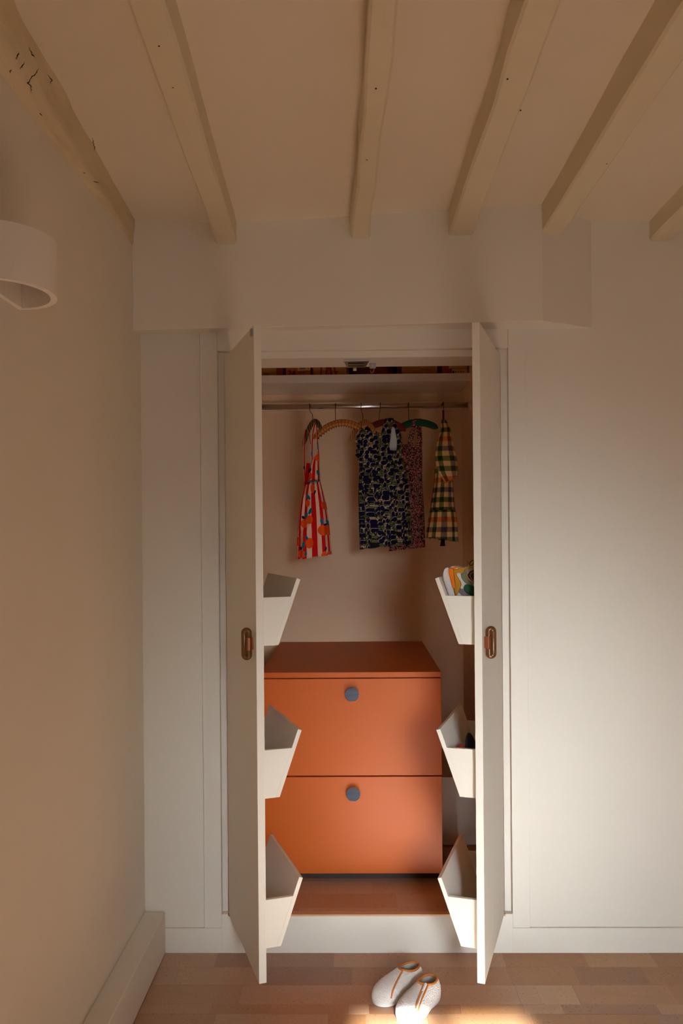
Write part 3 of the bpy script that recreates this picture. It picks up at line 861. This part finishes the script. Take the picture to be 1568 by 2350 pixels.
FRUIT = [(c, *p, rx, rz, ang) for c, p, rx, rz, ang in [
    ('o', (-0.1329, 1.4186), 13, 12, 0), ('o', (-0.1122, 1.4203), 9, 12, 0), ('o', (-0.1926, 1.4642), 8, 10, 0), ('o', (-0.2153, 1.4475), 8, 10, 0),
    ('o', (-0.1995, 1.5336), 5, 8, 0), ('o', (-0.1283, 1.5236), 7, 10, 20), ('o', (-0.1934, 1.3647), 9, 12, 0), ('o', (-0.2276, 1.3181), 9, 9, 0),
    ('o', (-0.1300, 1.3117), 7, 9, 0), ('o', (-0.1075, 1.3152), 6, 8, 0), ('o', (-0.1784, 1.5973), 5, 11, 0), ('o', (-0.2478, 1.3726), 5, 11, 0),
    ('o', (-0.1603, 1.7359), 7, 12, 20), ('o', (-0.1892, 1.6518), 5, 8, 0),
    ('t', (-0.1974, 1.5599), 3.5, 7, 35), ('t', (-0.1885, 1.4998), 3.5, 8, -25), ('t', (-0.2056, 1.4830), 3, 7, -15), ('n', (-0.2197, 1.4738), 3, 4, 30),
    ('t', (-0.1401, 1.4562), 3.5, 7, 15), ('t', (-0.1167, 1.4523), 3, 7, 20), ('n', (-0.1252, 1.4429), 4, 2.5, 20), ('t', (-0.2045, 1.3873), 3, 5, 30),
    ('t', (-0.2179, 1.3574), 3, 8, -10), ('n', (-0.2312, 1.3425), 4, 4, 0), ('t', (-0.2088, 1.3198), 3, 5, 0), ('n', (-0.1241, 1.3398), 2, 5, -10),
    ('n', (-0.1691, 1.5803), 2, 5, -20), ('n', (-0.1909, 1.6743), 3, 6, -25), ('t', (-0.1553, 1.6627), 3, 7, 15), ('t', (-0.1562, 1.7772), 2, 9, 5), ('n', (-0.2170, 1.6914), 3, 4, 0), ('t', (-0.1809, 1.7474), 2, 7, -10)]]
M['fruit'] = mat_fruit_stripes()
M['plum'] = mat_navy_plums()
M['ditsy'] = mat_ditsy()
M['plaid'] = mat_plaid()
M['gingham'] = mat_gingham()
M['swirl'] = mat_swirl('multicolour_stripe_cover', [lin(150, 84, 40), lin(214, 164, 96), lin(96, 48, 36), lin(200, 72, 26), lin(226, 190, 130)], 42)
M['olive'] = mat_swirl('olive_leaf_cover', [lin(66, 62, 34), lin(84, 76, 44), lin(34, 30, 20), lin(150, 130, 80)], 30)

# 1 fruit dress on its olive hanger
th, pts = hanger('olive patterned padded hanger turned edge-on, carrying the striped dress', (-0.2256, 1.7929), (-0.1779, 1.8825), (-0.1398, 1.8389), 0.19, -0.1904, 'olive', 0.012, 0.010)
t = thing('striped_dress', 'red and cream striped girls dress printed with oranges, on the rail', 'dress', (-0.17, RY, 1.60), 0, 'childrens clothes on the rail')
CYA = RY - 0.01
sk = garment([((-0.2139, 1.6126), (-0.1462, 1.6270), 0.028, 0.003, 9, 0), ((-0.2275, 1.5639), (-0.1335, 1.5781), 0.040, 0.004, 7, 0), ((-0.2374, 1.4983), (-0.1208, 1.5142), 0.048, 0.006, 7, 0),
              ((-0.2456, 1.4139), (-0.1103, 1.4278), 0.055, 0.008, 6, 0), ((-0.2513, 1.2938), (-0.1018, 1.3152), 0.060, 0.010, 6, 0)], cy=CYA, uw=12.0)
link('skirt', sk, 'fruit', t, smooth=True, solid=0.0012)
bo = garment([((-0.1773, 1.7248), (-0.1508, 1.7508), 0.014, 0.0005, 5, -0.012), ((-0.1888, 1.6987), (-0.1502, 1.7096), 0.018, 0.001, 5, -0.008), ((-0.1956, 1.6650), (-0.1477, 1.6683), 0.023, 0.001, 5, -0.004), ((-0.1988, 1.6256), (-0.1471, 1.6289), 0.027, 0.001, 5, 0)], cy=CYA, uw=7.0)
link('bodice', bo, 'fruit', t, smooth=True, solid=0.0012)
wz = [(x, CYA + s, z) for x, z, s in [(*(-0.1950, 1.6256), -0.024), (*(-0.1837, 1.6301), -0.029), (*(-0.1762, 1.6263), -0.030), (*(-0.1668, 1.6319), -0.030), (*(-0.1593, 1.6280), -0.030), (*(-0.1480, 1.6317), -0.022)]]
link('waist_trim', MB().tube(wz, 0.0028, 8), 'bluerick', t, smooth=True)
link('waist_trim', MB().tube([(x, CYA + 0.02, z) for x, z in ((-0.2196, 1.5995), (-0.2102, 1.6088), (-0.1988, 1.6181))], 0.003, 8), 'bluerick', t, smooth=True)
for nm, ps, wd in (('strap', [(-0.1628, 1.8898, -0.034), (-0.1686, 1.8674, -0.038), (-0.1774, 1.8262, -0.036), (-0.1806, 1.7849, -0.03), (-0.1811, 1.7211, -0.022)], 0.0065),
                   ('strap', [(-0.1628, 1.8898, -0.034), (-0.1593, 1.8541, -0.045), (-0.1578, 1.8110, -0.045), (-0.1543, 1.7771, -0.04), (-0.1537, 1.7396, -0.028)], 0.0055),
                   ('strap', [(-0.2119, 1.8565, 0.05), (-0.2168, 1.8266, 0.045), (-0.2184, 1.7515, 0.035), (-0.2179, 1.6952, 0.03), (-0.2139, 1.6163, 0.024)], 0.0065),
                   ('strap', [(-0.2043, 1.8677, 0.045), (-0.1933, 1.8338, 0.03), (-0.1899, 1.7925, 0.025)], 0.004)):
    ribbon([xyz((a, b), CYA + c) for a, b, c in ps], wd, 0.0014, t, nm, 'fruit')
link('back_panel', MB().grid(lambda u, v: xyz((((-0.2074, 1.7139)[0]) * (1 - u) + (-0.1924, 1.7137)[0] * u - 0.012 * v * (1 - u), (-0.2131, 1.7102)[1] * (1 - v) + (-0.2139, 1.6088)[1] * v), CYA + 0.024), 4, 8), 'fruit', t, solid=0.001)

# 2 empty tan checked hanger with pinked edge
t2, pts = hanger('empty tan checked padded hanger with a zigzag lower edge', (-0.1766, 1.8149), (-0.0709, 1.8795), (0.0347, 1.8484), 0.034, -0.0797, 'gingham', 0.0145, 0.008, hxt=(-0.0801, 1.9002)[0])
mb = MB(); k = 26; P = arc3((-0.1766, 1.8149), (-0.0709, 1.8795), (0.0347, 1.8484), 0.034, k * 2)
for i in range(2, k * 2 - 5):
    p = Vector(P[i]); q = Vector(P[i + 1]); t_ = (q - p).normalized(); dn = Vector((t_.z, 0, -t_.x))
    if dn.z > 0: dn = -dn
    mb.v.append(tuple(p + dn * 0.012)); mb.v.append(tuple(p + dn * (0.0205 if i % 3 == 0 else 0.0125)))
    if len(mb.v) > 2:
        b_ = len(mb.v) - 4; mb.f.append((b_, b_ + 1, b_ + 3, b_ + 2))
link('zigzag_edge', mb, 'gingham', t2, solid=0.0015)

# 3 empty striped hanger turned edge-on
hanger('empty multicolour striped padded hanger turned edge-on in front of the navy dress', (-0.0209, 1.8077), (0.0378, 1.8802), (0.0889, 1.8235), 0.19, 0.0309, 'swirl', 0.012, 0.0095)

# 4 navy dress on dark red hanger
hanger('dark red padded hanger carrying the navy printed dress', (0.0128, 1.8055), (0.1184, 1.8794), (0.2200, 1.8390), 0.05, 0.1134, 'dkred', 0.0145, 0.009, hxt=(0.1073, 1.8983)[0])
t = thing('navy_dress', 'navy sleeveless girls dress with a dense plum print, on the rail', 'dress', (0.13, RY, 1.6), 0, 'childrens clothes on the rail')
CYN = RY - 0.002
bd = garment([((0.0107, 1.7680), (0.2016, 1.7549), 0.022, 0.003, 15, 0), ((0.0160, 1.7305), (0.2070, 1.7361), 0.030, 0.004, 15, 0), ((0.0212, 1.6836), (0.2179, 1.6873), 0.032, 0.004, 13, 0),
              ((0.0167, 1.5899), (0.2302, 1.5973), 0.035, 0.008, 11, 0), ((0.0174, 1.4493), (0.2404, 1.4661), 0.038, 0.013, 9, 0), ((0.0202, 1.3349), (0.2451, 1.3574), 0.042, 0.015, 9, 0)], cy=CYN, uvmode='flat')
link('body', bd, 'plum', t, smooth=True, solid=0.0012)
# yoke: left shoulder with ruffle, right shoulder strap around the armhole
def sheet(name, outline_fn, m, nu=16, nv=14, y=0.0, bulge=0.012, am=0.0):
    mb = MB()
    def fn(u, v):
        l, r = outline_fn(v); x = l[0] + (r[0] - l[0]) * u; z = l[1] + (r[1] - l[1]) * u
        yy = CYN + y - bulge * math.sin(PI * u) + am * math.sin(u * 30 + v * 6)
        return (x, yy, z)
    mb.grid(fn, nu, nv)
    for i_, v_ in enumerate(mb.v): mb.uv[i_] = (v_[0] + 0.01, v_[2])
    return link(name, mb, m, t, smooth=True, solid=0.0014)


def rows_fn(rowsq):
    def f(v):
        s = v * (len(rowsq) - 1); i = min(int(s), len(rowsq) - 2); fr = s - i
        lp = lambda a, b: (a[0] + (b[0] - a[0]) * fr, a[1] + (b[1] - a[1]) * fr)
        return lp(rowsq[i][0], rowsq[i + 1][0]), lp(rowsq[i][1], rowsq[i + 1][1])
    return f


sheet('bodice', rows_fn([((0.0394, 1.8502), (0.0620, 1.8537)), ((0.0280, 1.8241), (0.1105, 1.8308)), ((0.0202, 1.7942), (0.1328, 1.8118)), ((0.0161, 1.7492), (0.1436, 1.7555)), ((0.0177, 1.7080), (0.1807, 1.7214))]), 'plum', y=-0.026, am=0.0015)
sheet('shoulder_strap', rows_fn([((0.1334, 1.8924), (0.1690, 1.8939)), ((0.1219, 1.8513), (0.1593, 1.8509)), ((0.1104, 1.8195), (0.1553, 1.8153)), ((0.1063, 1.7783), (0.1475, 1.7742)), ((0.1057, 1.7109), (0.1620, 1.7253))]), 'plum', y=-0.030)
sheet('shoulder_strap', rows_fn([((0.1597, 1.8921), (0.1783, 1.8844)), ((0.1743, 1.8507), (0.1967, 1.8449)), ((0.1833, 1.8038), (0.2038, 1.7998)), ((0.1829, 1.7626), (0.2054, 1.7586)), ((0.1564, 1.7254), (0.2088, 1.7249))]), 'plum', y=-0.018, bulge=0.004)
sheet('lining', rows_fn([((0.1613, 1.8602), (0.1781, 1.8563)), ((0.1553, 1.8134), (0.1852, 1.8113)), ((0.1493, 1.7704), (0.1848, 1.7663)), ((0.1584, 1.7366), (0.1771, 1.7364))]), 'lining', y=-0.004, bulge=0.002)['label'] = 'white lining seen through the armhole'
mb = MB(); kk = 60
for i in range(kk + 1):
    a = i / kk
    base = [(0.0394, 1.8502), (0.0242, 1.8241), (0.0109, 1.7980), (0.0200, 1.7679), (0.0142, 1.7380), (0.0252, 1.7116)]
    s = a * 5; j = min(int(s), 4); fr = s - j
    x = base[j][0] + (base[j + 1][0] - base[j][0]) * fr; z = base[j][1] + (base[j + 1][1] - base[j][1]) * fr
    wv = 0.006 * math.sin(a * 44)
    for c in (0, 1): mb.v.append((x - 0.008 + 0.030 * c + wv * 0.4 * (1 - c), CYN - 0.030 - (1 - c) * 0.010 + wv * (1 - c), z)); mb.uv[len(mb.v) - 1] = (x + c * 0.03, z)
for i in range(kk): mb.f.append((2 * i, 2 * i + 1, 2 * i + 3, 2 * i + 2))
link('ruffle', mb, 'plum', t, smooth=True, solid=0.0014)

# 5 floral dress on dark green hanger
hanger('dark green velvet padded hanger carrying the small floral dress', (0.1704, 1.8358), (0.2568, 1.8780), (0.3547, 1.8470), 0.10, 0.235, 'green', 0.0155, 0.009, hxt=(0.2346, 1.8969)[0])
t = thing('floral_dress', 'pinkish dark ditsy floral pinafore dress half hidden behind the navy dress', 'dress', (0.25, RY + 0.06, 1.6), 0, 'childrens clothes on the rail')
CYF = RY + 0.075
fd = garment([((0.2112, 1.7923), (0.2954, 1.7858), 0.014, 0.001, 7, 0), ((0.2032, 1.7287), (0.2968, 1.7278), 0.016, 0.002, 7, 0), ((0.1894, 1.6351), (0.2960, 1.6341), 0.018, 0.003, 7, 0),
              ((0.1674, 1.4667), (0.3041, 1.4843), 0.022, 0.004, 6, 0), ((0.1494, 1.3245), (0.3067, 1.3420), 0.024, 0.005, 6, 0)], cy=CYF, uvmode='flat')
link('body', fd, 'ditsy', t, smooth=True, solid=0.0012)
ribbon([xyz((a, b), RY + c) for a, b, c in ((0.2757, 1.8946, 0.0), (0.2663, 1.8854, -0.015), (0.2586, 1.8592, -0.006), (0.2490, 1.8294, 0.03), (0.2430, 1.7807, 0.058))], [0.030, 0.030, 0.026, 0.022, 0.022], 0.0016, t, 'strap', 'ditsy')
ribbon([xyz((a, b), RY + c) for a, b, c in ((0.2757, 1.8946, 0.0), (0.2811, 1.8684, 0.02), (0.2845, 1.8309, 0.045), (0.2860, 1.7803, 0.058))], [0.026, 0.022, 0.022, 0.024], 0.0016, t, 'strap', 'ditsy')
ribbon([xyz((a, b), CYF - c) for a, b, c in ((0.2449, 1.7863, 0.017), (0.2635, 1.7833, 0.0185), (0.2860, 1.7803, 0.017))], 0.004, 0.002, t, 'neck_trim', 'coral', side=(0, 0, 1))

# 6 plaid dress, edge-on
th = thing('clothes_hanger', 'dark hanger turned fully edge-on inside the checked dress', 'hanger', (0.3846, RY, RZ), 0, 'padded hangers on the chrome rail')
hx, hz = (0.3837, 1.8486)
link('arm', MB().tube(bez((hx + 0.002, RY + 0.085, hz - 0.045), (hx, RY, hz + 0.045), (hx - 0.002, RY - 0.060, hz - 0.035), 20), 0.0095, 12, ry=0.007, up=(1, 0, 0)), 'black', th, smooth=True)
hook(th, 0.3846, hx, hz + 0.01)
link('hook_sleeve', MB().tube([(hx, RY, hz + 0.018), (hx, RY, (0.3844, 1.9291)[1])], 0.0042, 10), 'dkred', th, smooth=True)
t = thing('checked_dress', 'green and cream checked dress with puff sleeves, hanging edge-on at right', 'dress', (0.39, RY, 1.6), 0, 'childrens clothes on the rail')
bd = garment([((0.3648, 1.8207), (0.4059, 1.8240), 0.05, 0.001, 5, 0.02), ((0.3548, 1.7459), (0.4165, 1.7453), 0.075, 0.003, 5, 0.02), ((0.3445, 1.6243), (0.4230, 1.6236), 0.09, 0.004, 7, 0.02), ((0.3326, 1.5402), (0.4279, 1.5394), 0.10, 0.006, 7, 0.02), ((0.3267, 1.4991), (0.4313, 1.4982), 0.105, 0.005, 9, 0.02)], cy=RY, uw=0.40)
link('body', bd, 'plaid', t, smooth=True, solid=0.0012)
pl = garment([((0.3257, 1.5010), (0.4322, 1.5000), 0.107, 0.004, 11, 0.02), ((0.3169, 1.4467), (0.4402, 1.4457), 0.115, 0.008, 9, 0.02), ((0.3061, 1.3850), (0.4451, 1.3633), 0.12, 0.012, 7, 0.02)], cy=RY, uw=0.44)
link('peplum', pl, 'plaid', t, smooth=True, solid=0.0012)
sl = garment([((0.3728, 1.8843), (0.3933, 1.8840), 0.006, 0, 5, -0.02), ((0.3668, 1.8394), (0.4061, 1.8502), 0.014, 0.001, 5, -0.05), ((0.3515, 1.7984), (0.4095, 1.8015), 0.022, 0.002, 5, -0.08), ((0.3380, 1.7386), (0.4184, 1.7453), 0.028, 0.003, 5, -0.105),
              ((0.3386, 1.6974), (0.4273, 1.7003), 0.030, 0.003, 6, -0.11), ((0.3503, 1.6524), (0.4289, 1.6629), 0.026, 0.003, 6, -0.112), ((0.3743, 1.6147), (0.4249, 1.6330), 0.018, 0.002, 7, -0.112)], cy=RY, uw=0.24, n=64)
link('sleeve', sl, 'plaid', t, smooth=True, solid=0.0012)
link('cuff_trim', MB().tube([xyz((a, b), RY + c) for a, b, c in ((0.3687, 1.6166, -0.118), (0.3780, 1.6109, -0.128), (0.3968, 1.6201, -0.1325), (0.4156, 1.6330, -0.13), (0.4268, 1.6367, -0.118))], 0.0022, 8), 'orangetrim', t, smooth=True)
ribbon([xyz((a, b), RY + c) for a, b, c in ((0.3763, 1.3938, -0.03), (0.3742, 1.3714, -0.032), (0.3721, 1.3471, -0.034))], [0.012, 0.016, 0.022], 0.002, t, 'lining_flap', 'navyfab')

# ---------------------------------------------------------------- shoes in the racks
fx = Vector((R_u.x, R_u.y, 0)); fp = Vector((R_n.x, R_n.y, 0)); fz = Vector((0, 0, 1))


def place(k, s, p, z):
    return lambda a, b, c: in_rack(k, s + a, p + b, z + c)


def sneaker(s0, label):
    """child's sneaker standing on its heel in the rack: sole against the slanted front, toe up, side to the room.
    outlines are (distance from the door, height above the rack bottom)"""
    t = thing('child_sneaker', label, 'shoe', tuple(in_rack(0, s0, 0.05, 0.02)), 0, 'colourful sneakers in the rack')
    P = place(0, s0, 0, 0)
    def strip(name, pts, m, a0, a1, bev=0.0015):
        mb = MB(); mb.prism(pts, lambda b, c, a: tuple(P(a, b, c)), a0, a1)
        return link(name, mb, m, t, bevel=bev)
    strip('midsole', [(0.0804, 0.1252), (0.0908, 0.1556), (0.0996, 0.1836), (0.1004, 0.1989), (0.0968, 0.213), (0.0903, 0.2194), (0.0813, 0.2181), (0.0776, 0.1991), (0.0715, 0.1648), (0.0653, 0.1382), (0.0616, 0.1255)] + [(0.030, 0.03), (0.044, 0.03)], 'rub', 0.002, 0.062, 0.004)
    strip('upper', [(0.0622, 0.1268), (0.066, 0.1394), (0.0715, 0.161), (0.0777, 0.1965), (0.0813, 0.2169), (0.0762, 0.2232), (0.0646, 0.2227), (0.0443, 0.2183), (0.0315, 0.2209), (0.0163, 0.221), (0.0063, 0.221)] + [(0.005, 0.03), (0.029, 0.03)], 'whiteleather', 0.005, 0.058, 0.004)
    strip('toe_strap', [(0.0826, 0.2156), (0.0788, 0.2181), (0.0685, 0.2163), (0.0674, 0.2029), (0.0656, 0.1839), (0.0632, 0.1636), (0.0652, 0.1579), (0.0703, 0.1584), (0.0728, 0.1686), (0.0777, 0.1863), (0.0815, 0.2029)], 'shoeorange', -0.0035, 0.064, 0.0022)
    strip('toe_strap', [(0.0679, 0.2182), (0.0634, 0.2214), (0.0545, 0.2183), (0.0596, 0.2132), (0.0666, 0.2118)], 'shoeorange', -0.003, 0.064, 0.0015)
    strip('side_overlay', [(0.0682, 0.2112), (0.0596, 0.2125), (0.0532, 0.2176), (0.0341, 0.2202), (0.0354, 0.212), (0.0406, 0.2031), (0.0571, 0.2036), (0.0604, 0.1992), (0.0547, 0.1878), (0.0472, 0.1765), (0.046, 0.1676), (0.0525, 0.151), (0.0609, 0.1344), (0.0652, 0.1483), (0.0665, 0.1572), (0.0626, 0.1636), (0.065, 0.1839), (0.0667, 0.2017)], 'mustard', -0.002, 0.063, 0.0012)
    strip('mesh_panel', [(0.0469, 0.2018), (0.0399, 0.2025), (0.0348, 0.2114), (0.0316, 0.2171), (0.0239, 0.2197), (0.0317, 0.207), (0.0318, 0.1943), (0.0255, 0.1817), (0.0155, 0.1742), (0.0117, 0.1667), (0.0269, 0.1703), (0.037, 0.1778), (0.0445, 0.1892)], 'mesh', 0.0005, 0.0615, 0.001)
    strip('heel_counter', [(0.0371, 0.1664), (0.0332, 0.1703), (0.0282, 0.1697), (0.0118, 0.1654), (0.004, 0.1592), (0.004, 0.1315), (0.0158, 0.1364), (0.0284, 0.145), (0.0372, 0.1525), (0.039, 0.1588)], 'shoegreen', -0.002, 0.064, 0.003)
    strip('side_patch', [(0.0505, 0.1587), (0.041, 0.1556), (0.0372, 0.15), (0.0271, 0.1425), (0.012, 0.1314), (0.0374, 0.1297), (0.0462, 0.1384), (0.055, 0.1472)], 'lilac', 0.002, 0.062, 0.0008)
    strip('opening', [(0.0292, 0.1969), (0.0215, 0.207), (0.0088, 0.2134), (0.004, 0.2097), (0.004, 0.1795), (0.0091, 0.1768), (0.0217, 0.183)], 'black', 0.0025, 0.03, 0)
    for r, pp in ((0.0026, [(0.0088, 0.2185), (0.0202, 0.2134), (0.0285, 0.2057), (0.0305, 0.1969), (0.0267, 0.1874), (0.0179, 0.1805), (0.0079, 0.1743)]), (0.0016, [(0.0089, 0.2071), (0.0178, 0.202), (0.0204, 0.1944), (0.0166, 0.1869), (0.0079, 0.1794)])):
        link('collar', MB().tube([tuple(P(0.001, b, c)) for b, c in pp], r, 8, up=fx), 'tanrim', t, smooth=True)
    for (b, c), m in zip([(0.0353, 0.2291), (0.0194, 0.231)], ('tanrim', 'shoegreen')):
        lp = [tuple(P(0.03, b + 0.0055 * math.cos(2 * PI * i / 18) - 0.003 * math.sin(2 * PI * i / 18), c + 0.0075 * math.sin(2 * PI * i / 18))) for i in range(18)]
        link('pull_loop', MB().tube(lp, 0.0013, 8, closed=True, up=fx), m, t, smooth=True)
    strip('tongue', [(0.0335, 0.2196), (0.0264, 0.2234), (0.0138, 0.2235), (0.004, 0.2197), (0.0088, 0.2147), (0.0291, 0.2108)], 'mustard', 0.004, 0.05, 0.002)
    return t


sneaker(0.030, 'multicoloured child sneaker standing toe up in the highest rack on the right door')
# dark shoe in the middle rack
t = thing('child_shoe', 'dark navy child shoe with a red toe, lying in the middle right rack', 'shoe', tuple(in_rack(1, 0.10, 0.04, 0.013)))
P = place(1, 0.07, 0.0, 0.0)
mb = MB(); n, m = 24, 14
def shoe_fn(u, v):
    a = 0.15 * v; th_ = PI * u
    hgt = (0.040 + 0.10 * math.sin(PI * min(1, 0.15 + v * 0.9)) ** 0.7) * (1 if v < 1 else 1)
    wdt = 0.017 * math.sin(PI * (0.12 + 0.76 * v)) ** 0.5
    z = 0.0235 + (hgt - 0.01) * math.sin(th_) ** 0.8
    return tuple(P(a, 0.0235 + 0.16 * (z - 0.02) + wdt * math.cos(th_), z))
mb.grid(shoe_fn, n, m)
link('upper', mb, 'navyfab', t, smooth=True, solid=0.002)
mb = MB(); mb.ball(tuple(P(-0.004, 0.056, 0.126)), 0.012, 0.014, 0.010, 16, 10); link('toe_cap', mb, 'redcard', t, smooth=True)
link('sole', MB().prism([(0.006, 0.0126), (0.0400, 0.0126), (0.0410, 0.0225), (0.006, 0.0225)], lambda b, c, a: tuple(P(a, b, c)), 0.0, 0.15), 'rub', t, bevel=0.002)

# ---------------------------------------------------------------- slippers
def slipper(loc, rz, side, label, zip_):
    """local: x towards the toe, y to the left, origin under the middle of the foot"""
    t = thing('slipper', label, 'slipper', loc, rz, 'pair of white fleece slippers')
    L = 0.101
    def half_w(s):                                  # s -1 heel .. 1 toe
        base = 0.0405 + 0.009 * s - 0.005 * math.exp(-((s + 0.05) / 0.3) ** 2)
        e = 1 - abs(s) ** 3.2
        return base * max(e, 0.0) ** 0.5
    def height(s):
        h = 0.068 if s < -0.1 else 0.068 - 0.024 * ((s + 0.1) / 1.1) ** 0.9
        h += 0.006 * math.exp(-((s + 0.75) / 0.3) ** 2)
        return h * max(1 - max(0, abs(s)) ** 5, 0.0) ** 0.5
    def surf(u, v, k=1.0):
        s = -1 + 2 * v; s = math.copysign(1 - (1 - abs(s)) ** 1.5, s)
        th_ = -0.35 + (PI + 0.7) * u
        w_, h_ = half_w(s) * k, height(s) * k
        cy_ = math.cos(th_); sy_ = math.sin(th_)
        y = w_ * math.copysign(abs(cy_) ** 0.8, cy_)
        z = 0.012 + (h_ - 0.012) * max(sy_, 0) ** 0.75 if sy_ >= 0 else 0.012 + 0.0117 * sy_ / math.sin(0.35)
        if sy_ < 0: z = max(z, 0.0006)
        return Vector((L * s, y, z))
    ox, oa, ob = -0.046, 0.039, 0.024
    def inside(p): return p.z > 0.035 and ((p.x - ox) / oa) ** 2 + (p.y / ob) ** 2 < 1
    nu, nv = 190, 250
    mb = MB()
    def fluffy(u, v):
        p = surf(u, v); q = p * 1.0
        n1 = noise.noise(q * 330) + 0.9 * noise.noise(q * 640 + Vector((3, 1, 2)))
        d = Vector((p.x * 0.3, p.y, max(p.z - 0.02, -0.01))); d.normalize()
        amp = 0.0015 * min(1, p.z / 0.02)
        return p + d * (n1 * amp + 0.0006)
    mb.grid(fluffy, nu, nv, keep=lambda u, v: not inside(surf(u, v)))
    link('upper', mb, 'fleece', t, smooth=True, local=True)
    mb = MB(); mb.grid(lambda u, v: surf(u, v, 0.93), 40, 50, keep=lambda u, v: not inside(surf(u, v, 0.93) * 1.03))
    link('lining', mb, 'lining', t, smooth=True, local=True)
    out = []
    for i in range(40):
        a = 2 * PI * i / 40; s = math.copysign(1 - (1 - min(1, abs(v_ := (L * math.cos(a) * 0)) if 0 else 0)) , 1) if 0 else (L - 0.004) * math.cos(a)
        out.append((s, half_w(s / L) * 0.97 * math.sin(a) if abs(math.sin(a)) > 1e-6 else 0.0))
    poly = [(x, math.copysign(half_w(max(-0.99, min(0.99, x / L))) * 0.98, y) if abs(y) > 1e-9 else 0.0) for x, y in out]
    link('sole', MB().prism(poly, lambda p, q, z: (p, q, z), 0.0004, 0.009), 'tanrim', t, local=True)
    link('insole', MB().prism([(p * .92, q * .88) for p, q in poly], lambda p, q, z: (p, q, z), 0.0095, 0.012), 'lining', t, local=True)
    def top(x, y):                                   # height of the upper above (x, y)
        s = x / L; w_, h_ = half_w(s), height(s)
        c = min(1, abs(y) / max(w_, 1e-6)) ** (1 / 0.8); sy_ = math.sqrt(max(0, 1 - c * c))
        return 0.012 + (h_ - 0.012) * sy_ ** 0.75
    ring = []
    for i in range(48):
        a = 2 * PI * i / 48; x, y = ox + oa * math.cos(a), ob * math.sin(a)
        ring.append((x, y, top(x, y) + 0.001))
    link('collar_piping', MB().tube(ring, 0.0036, 10, closed=True), 'piping', t, smooth=True, local=True)
    def down(x0, y0, x1, y1, nn=16):
        o_ = []
        for i in range(nn + 1):
            f = i / nn; x = x0 + (x1 - x0) * f; y = y0 + (y1 - y0) * f
            o_.append((x, y, top(x, y) + 0.0012))
        return o_
    fr = ox + oa
    if zip_:
        link('placket_piping', MB().tube(down(fr - 0.004, 0.008, 0.072, 0.028), 0.0026, 10), 'piping', t, smooth=True, local=True)
        link('placket_piping', MB().tube(down(fr - 0.013, 0.018, 0.070, 0.0345), 0.0026, 10), 'piping', t, smooth=True, local=True)
        link('zip', MB().tube(down(fr - 0.008, 0.013, 0.071, 0.0312), 0.0030, 8), 'zip', t, smooth=True, local=True)
        q = Vector(down(fr - 0.008, 0.013, 0.071, 0.0312)[1]); q2 = Vector(down(fr - 0.008, 0.013, 0.071, 0.0312)[6])
        link('zip_pull', MB().tube([q + Vector((0, 0, .005)), q2 + Vector((0, 0, .005))], 0.0018, 8, ry=0.0032), 'zip', t, local=True)
    else:
        link('placket_piping', MB().tube(down(fr - 0.003, 0.008, 0.074, 0.0365), 0.0026, 10), 'piping', t, smooth=True, local=True)
    return t


slipper((0.1235, -0.240, 0.0), math.radians(224), 1, 'left white fleece slipper of the pair, with tan piping and no zip showing', False)
slipper((0.181, -0.322, 0.0), math.radians(235), 1, 'right white fleece slipper of the pair, with a white zip, in the sun', True)
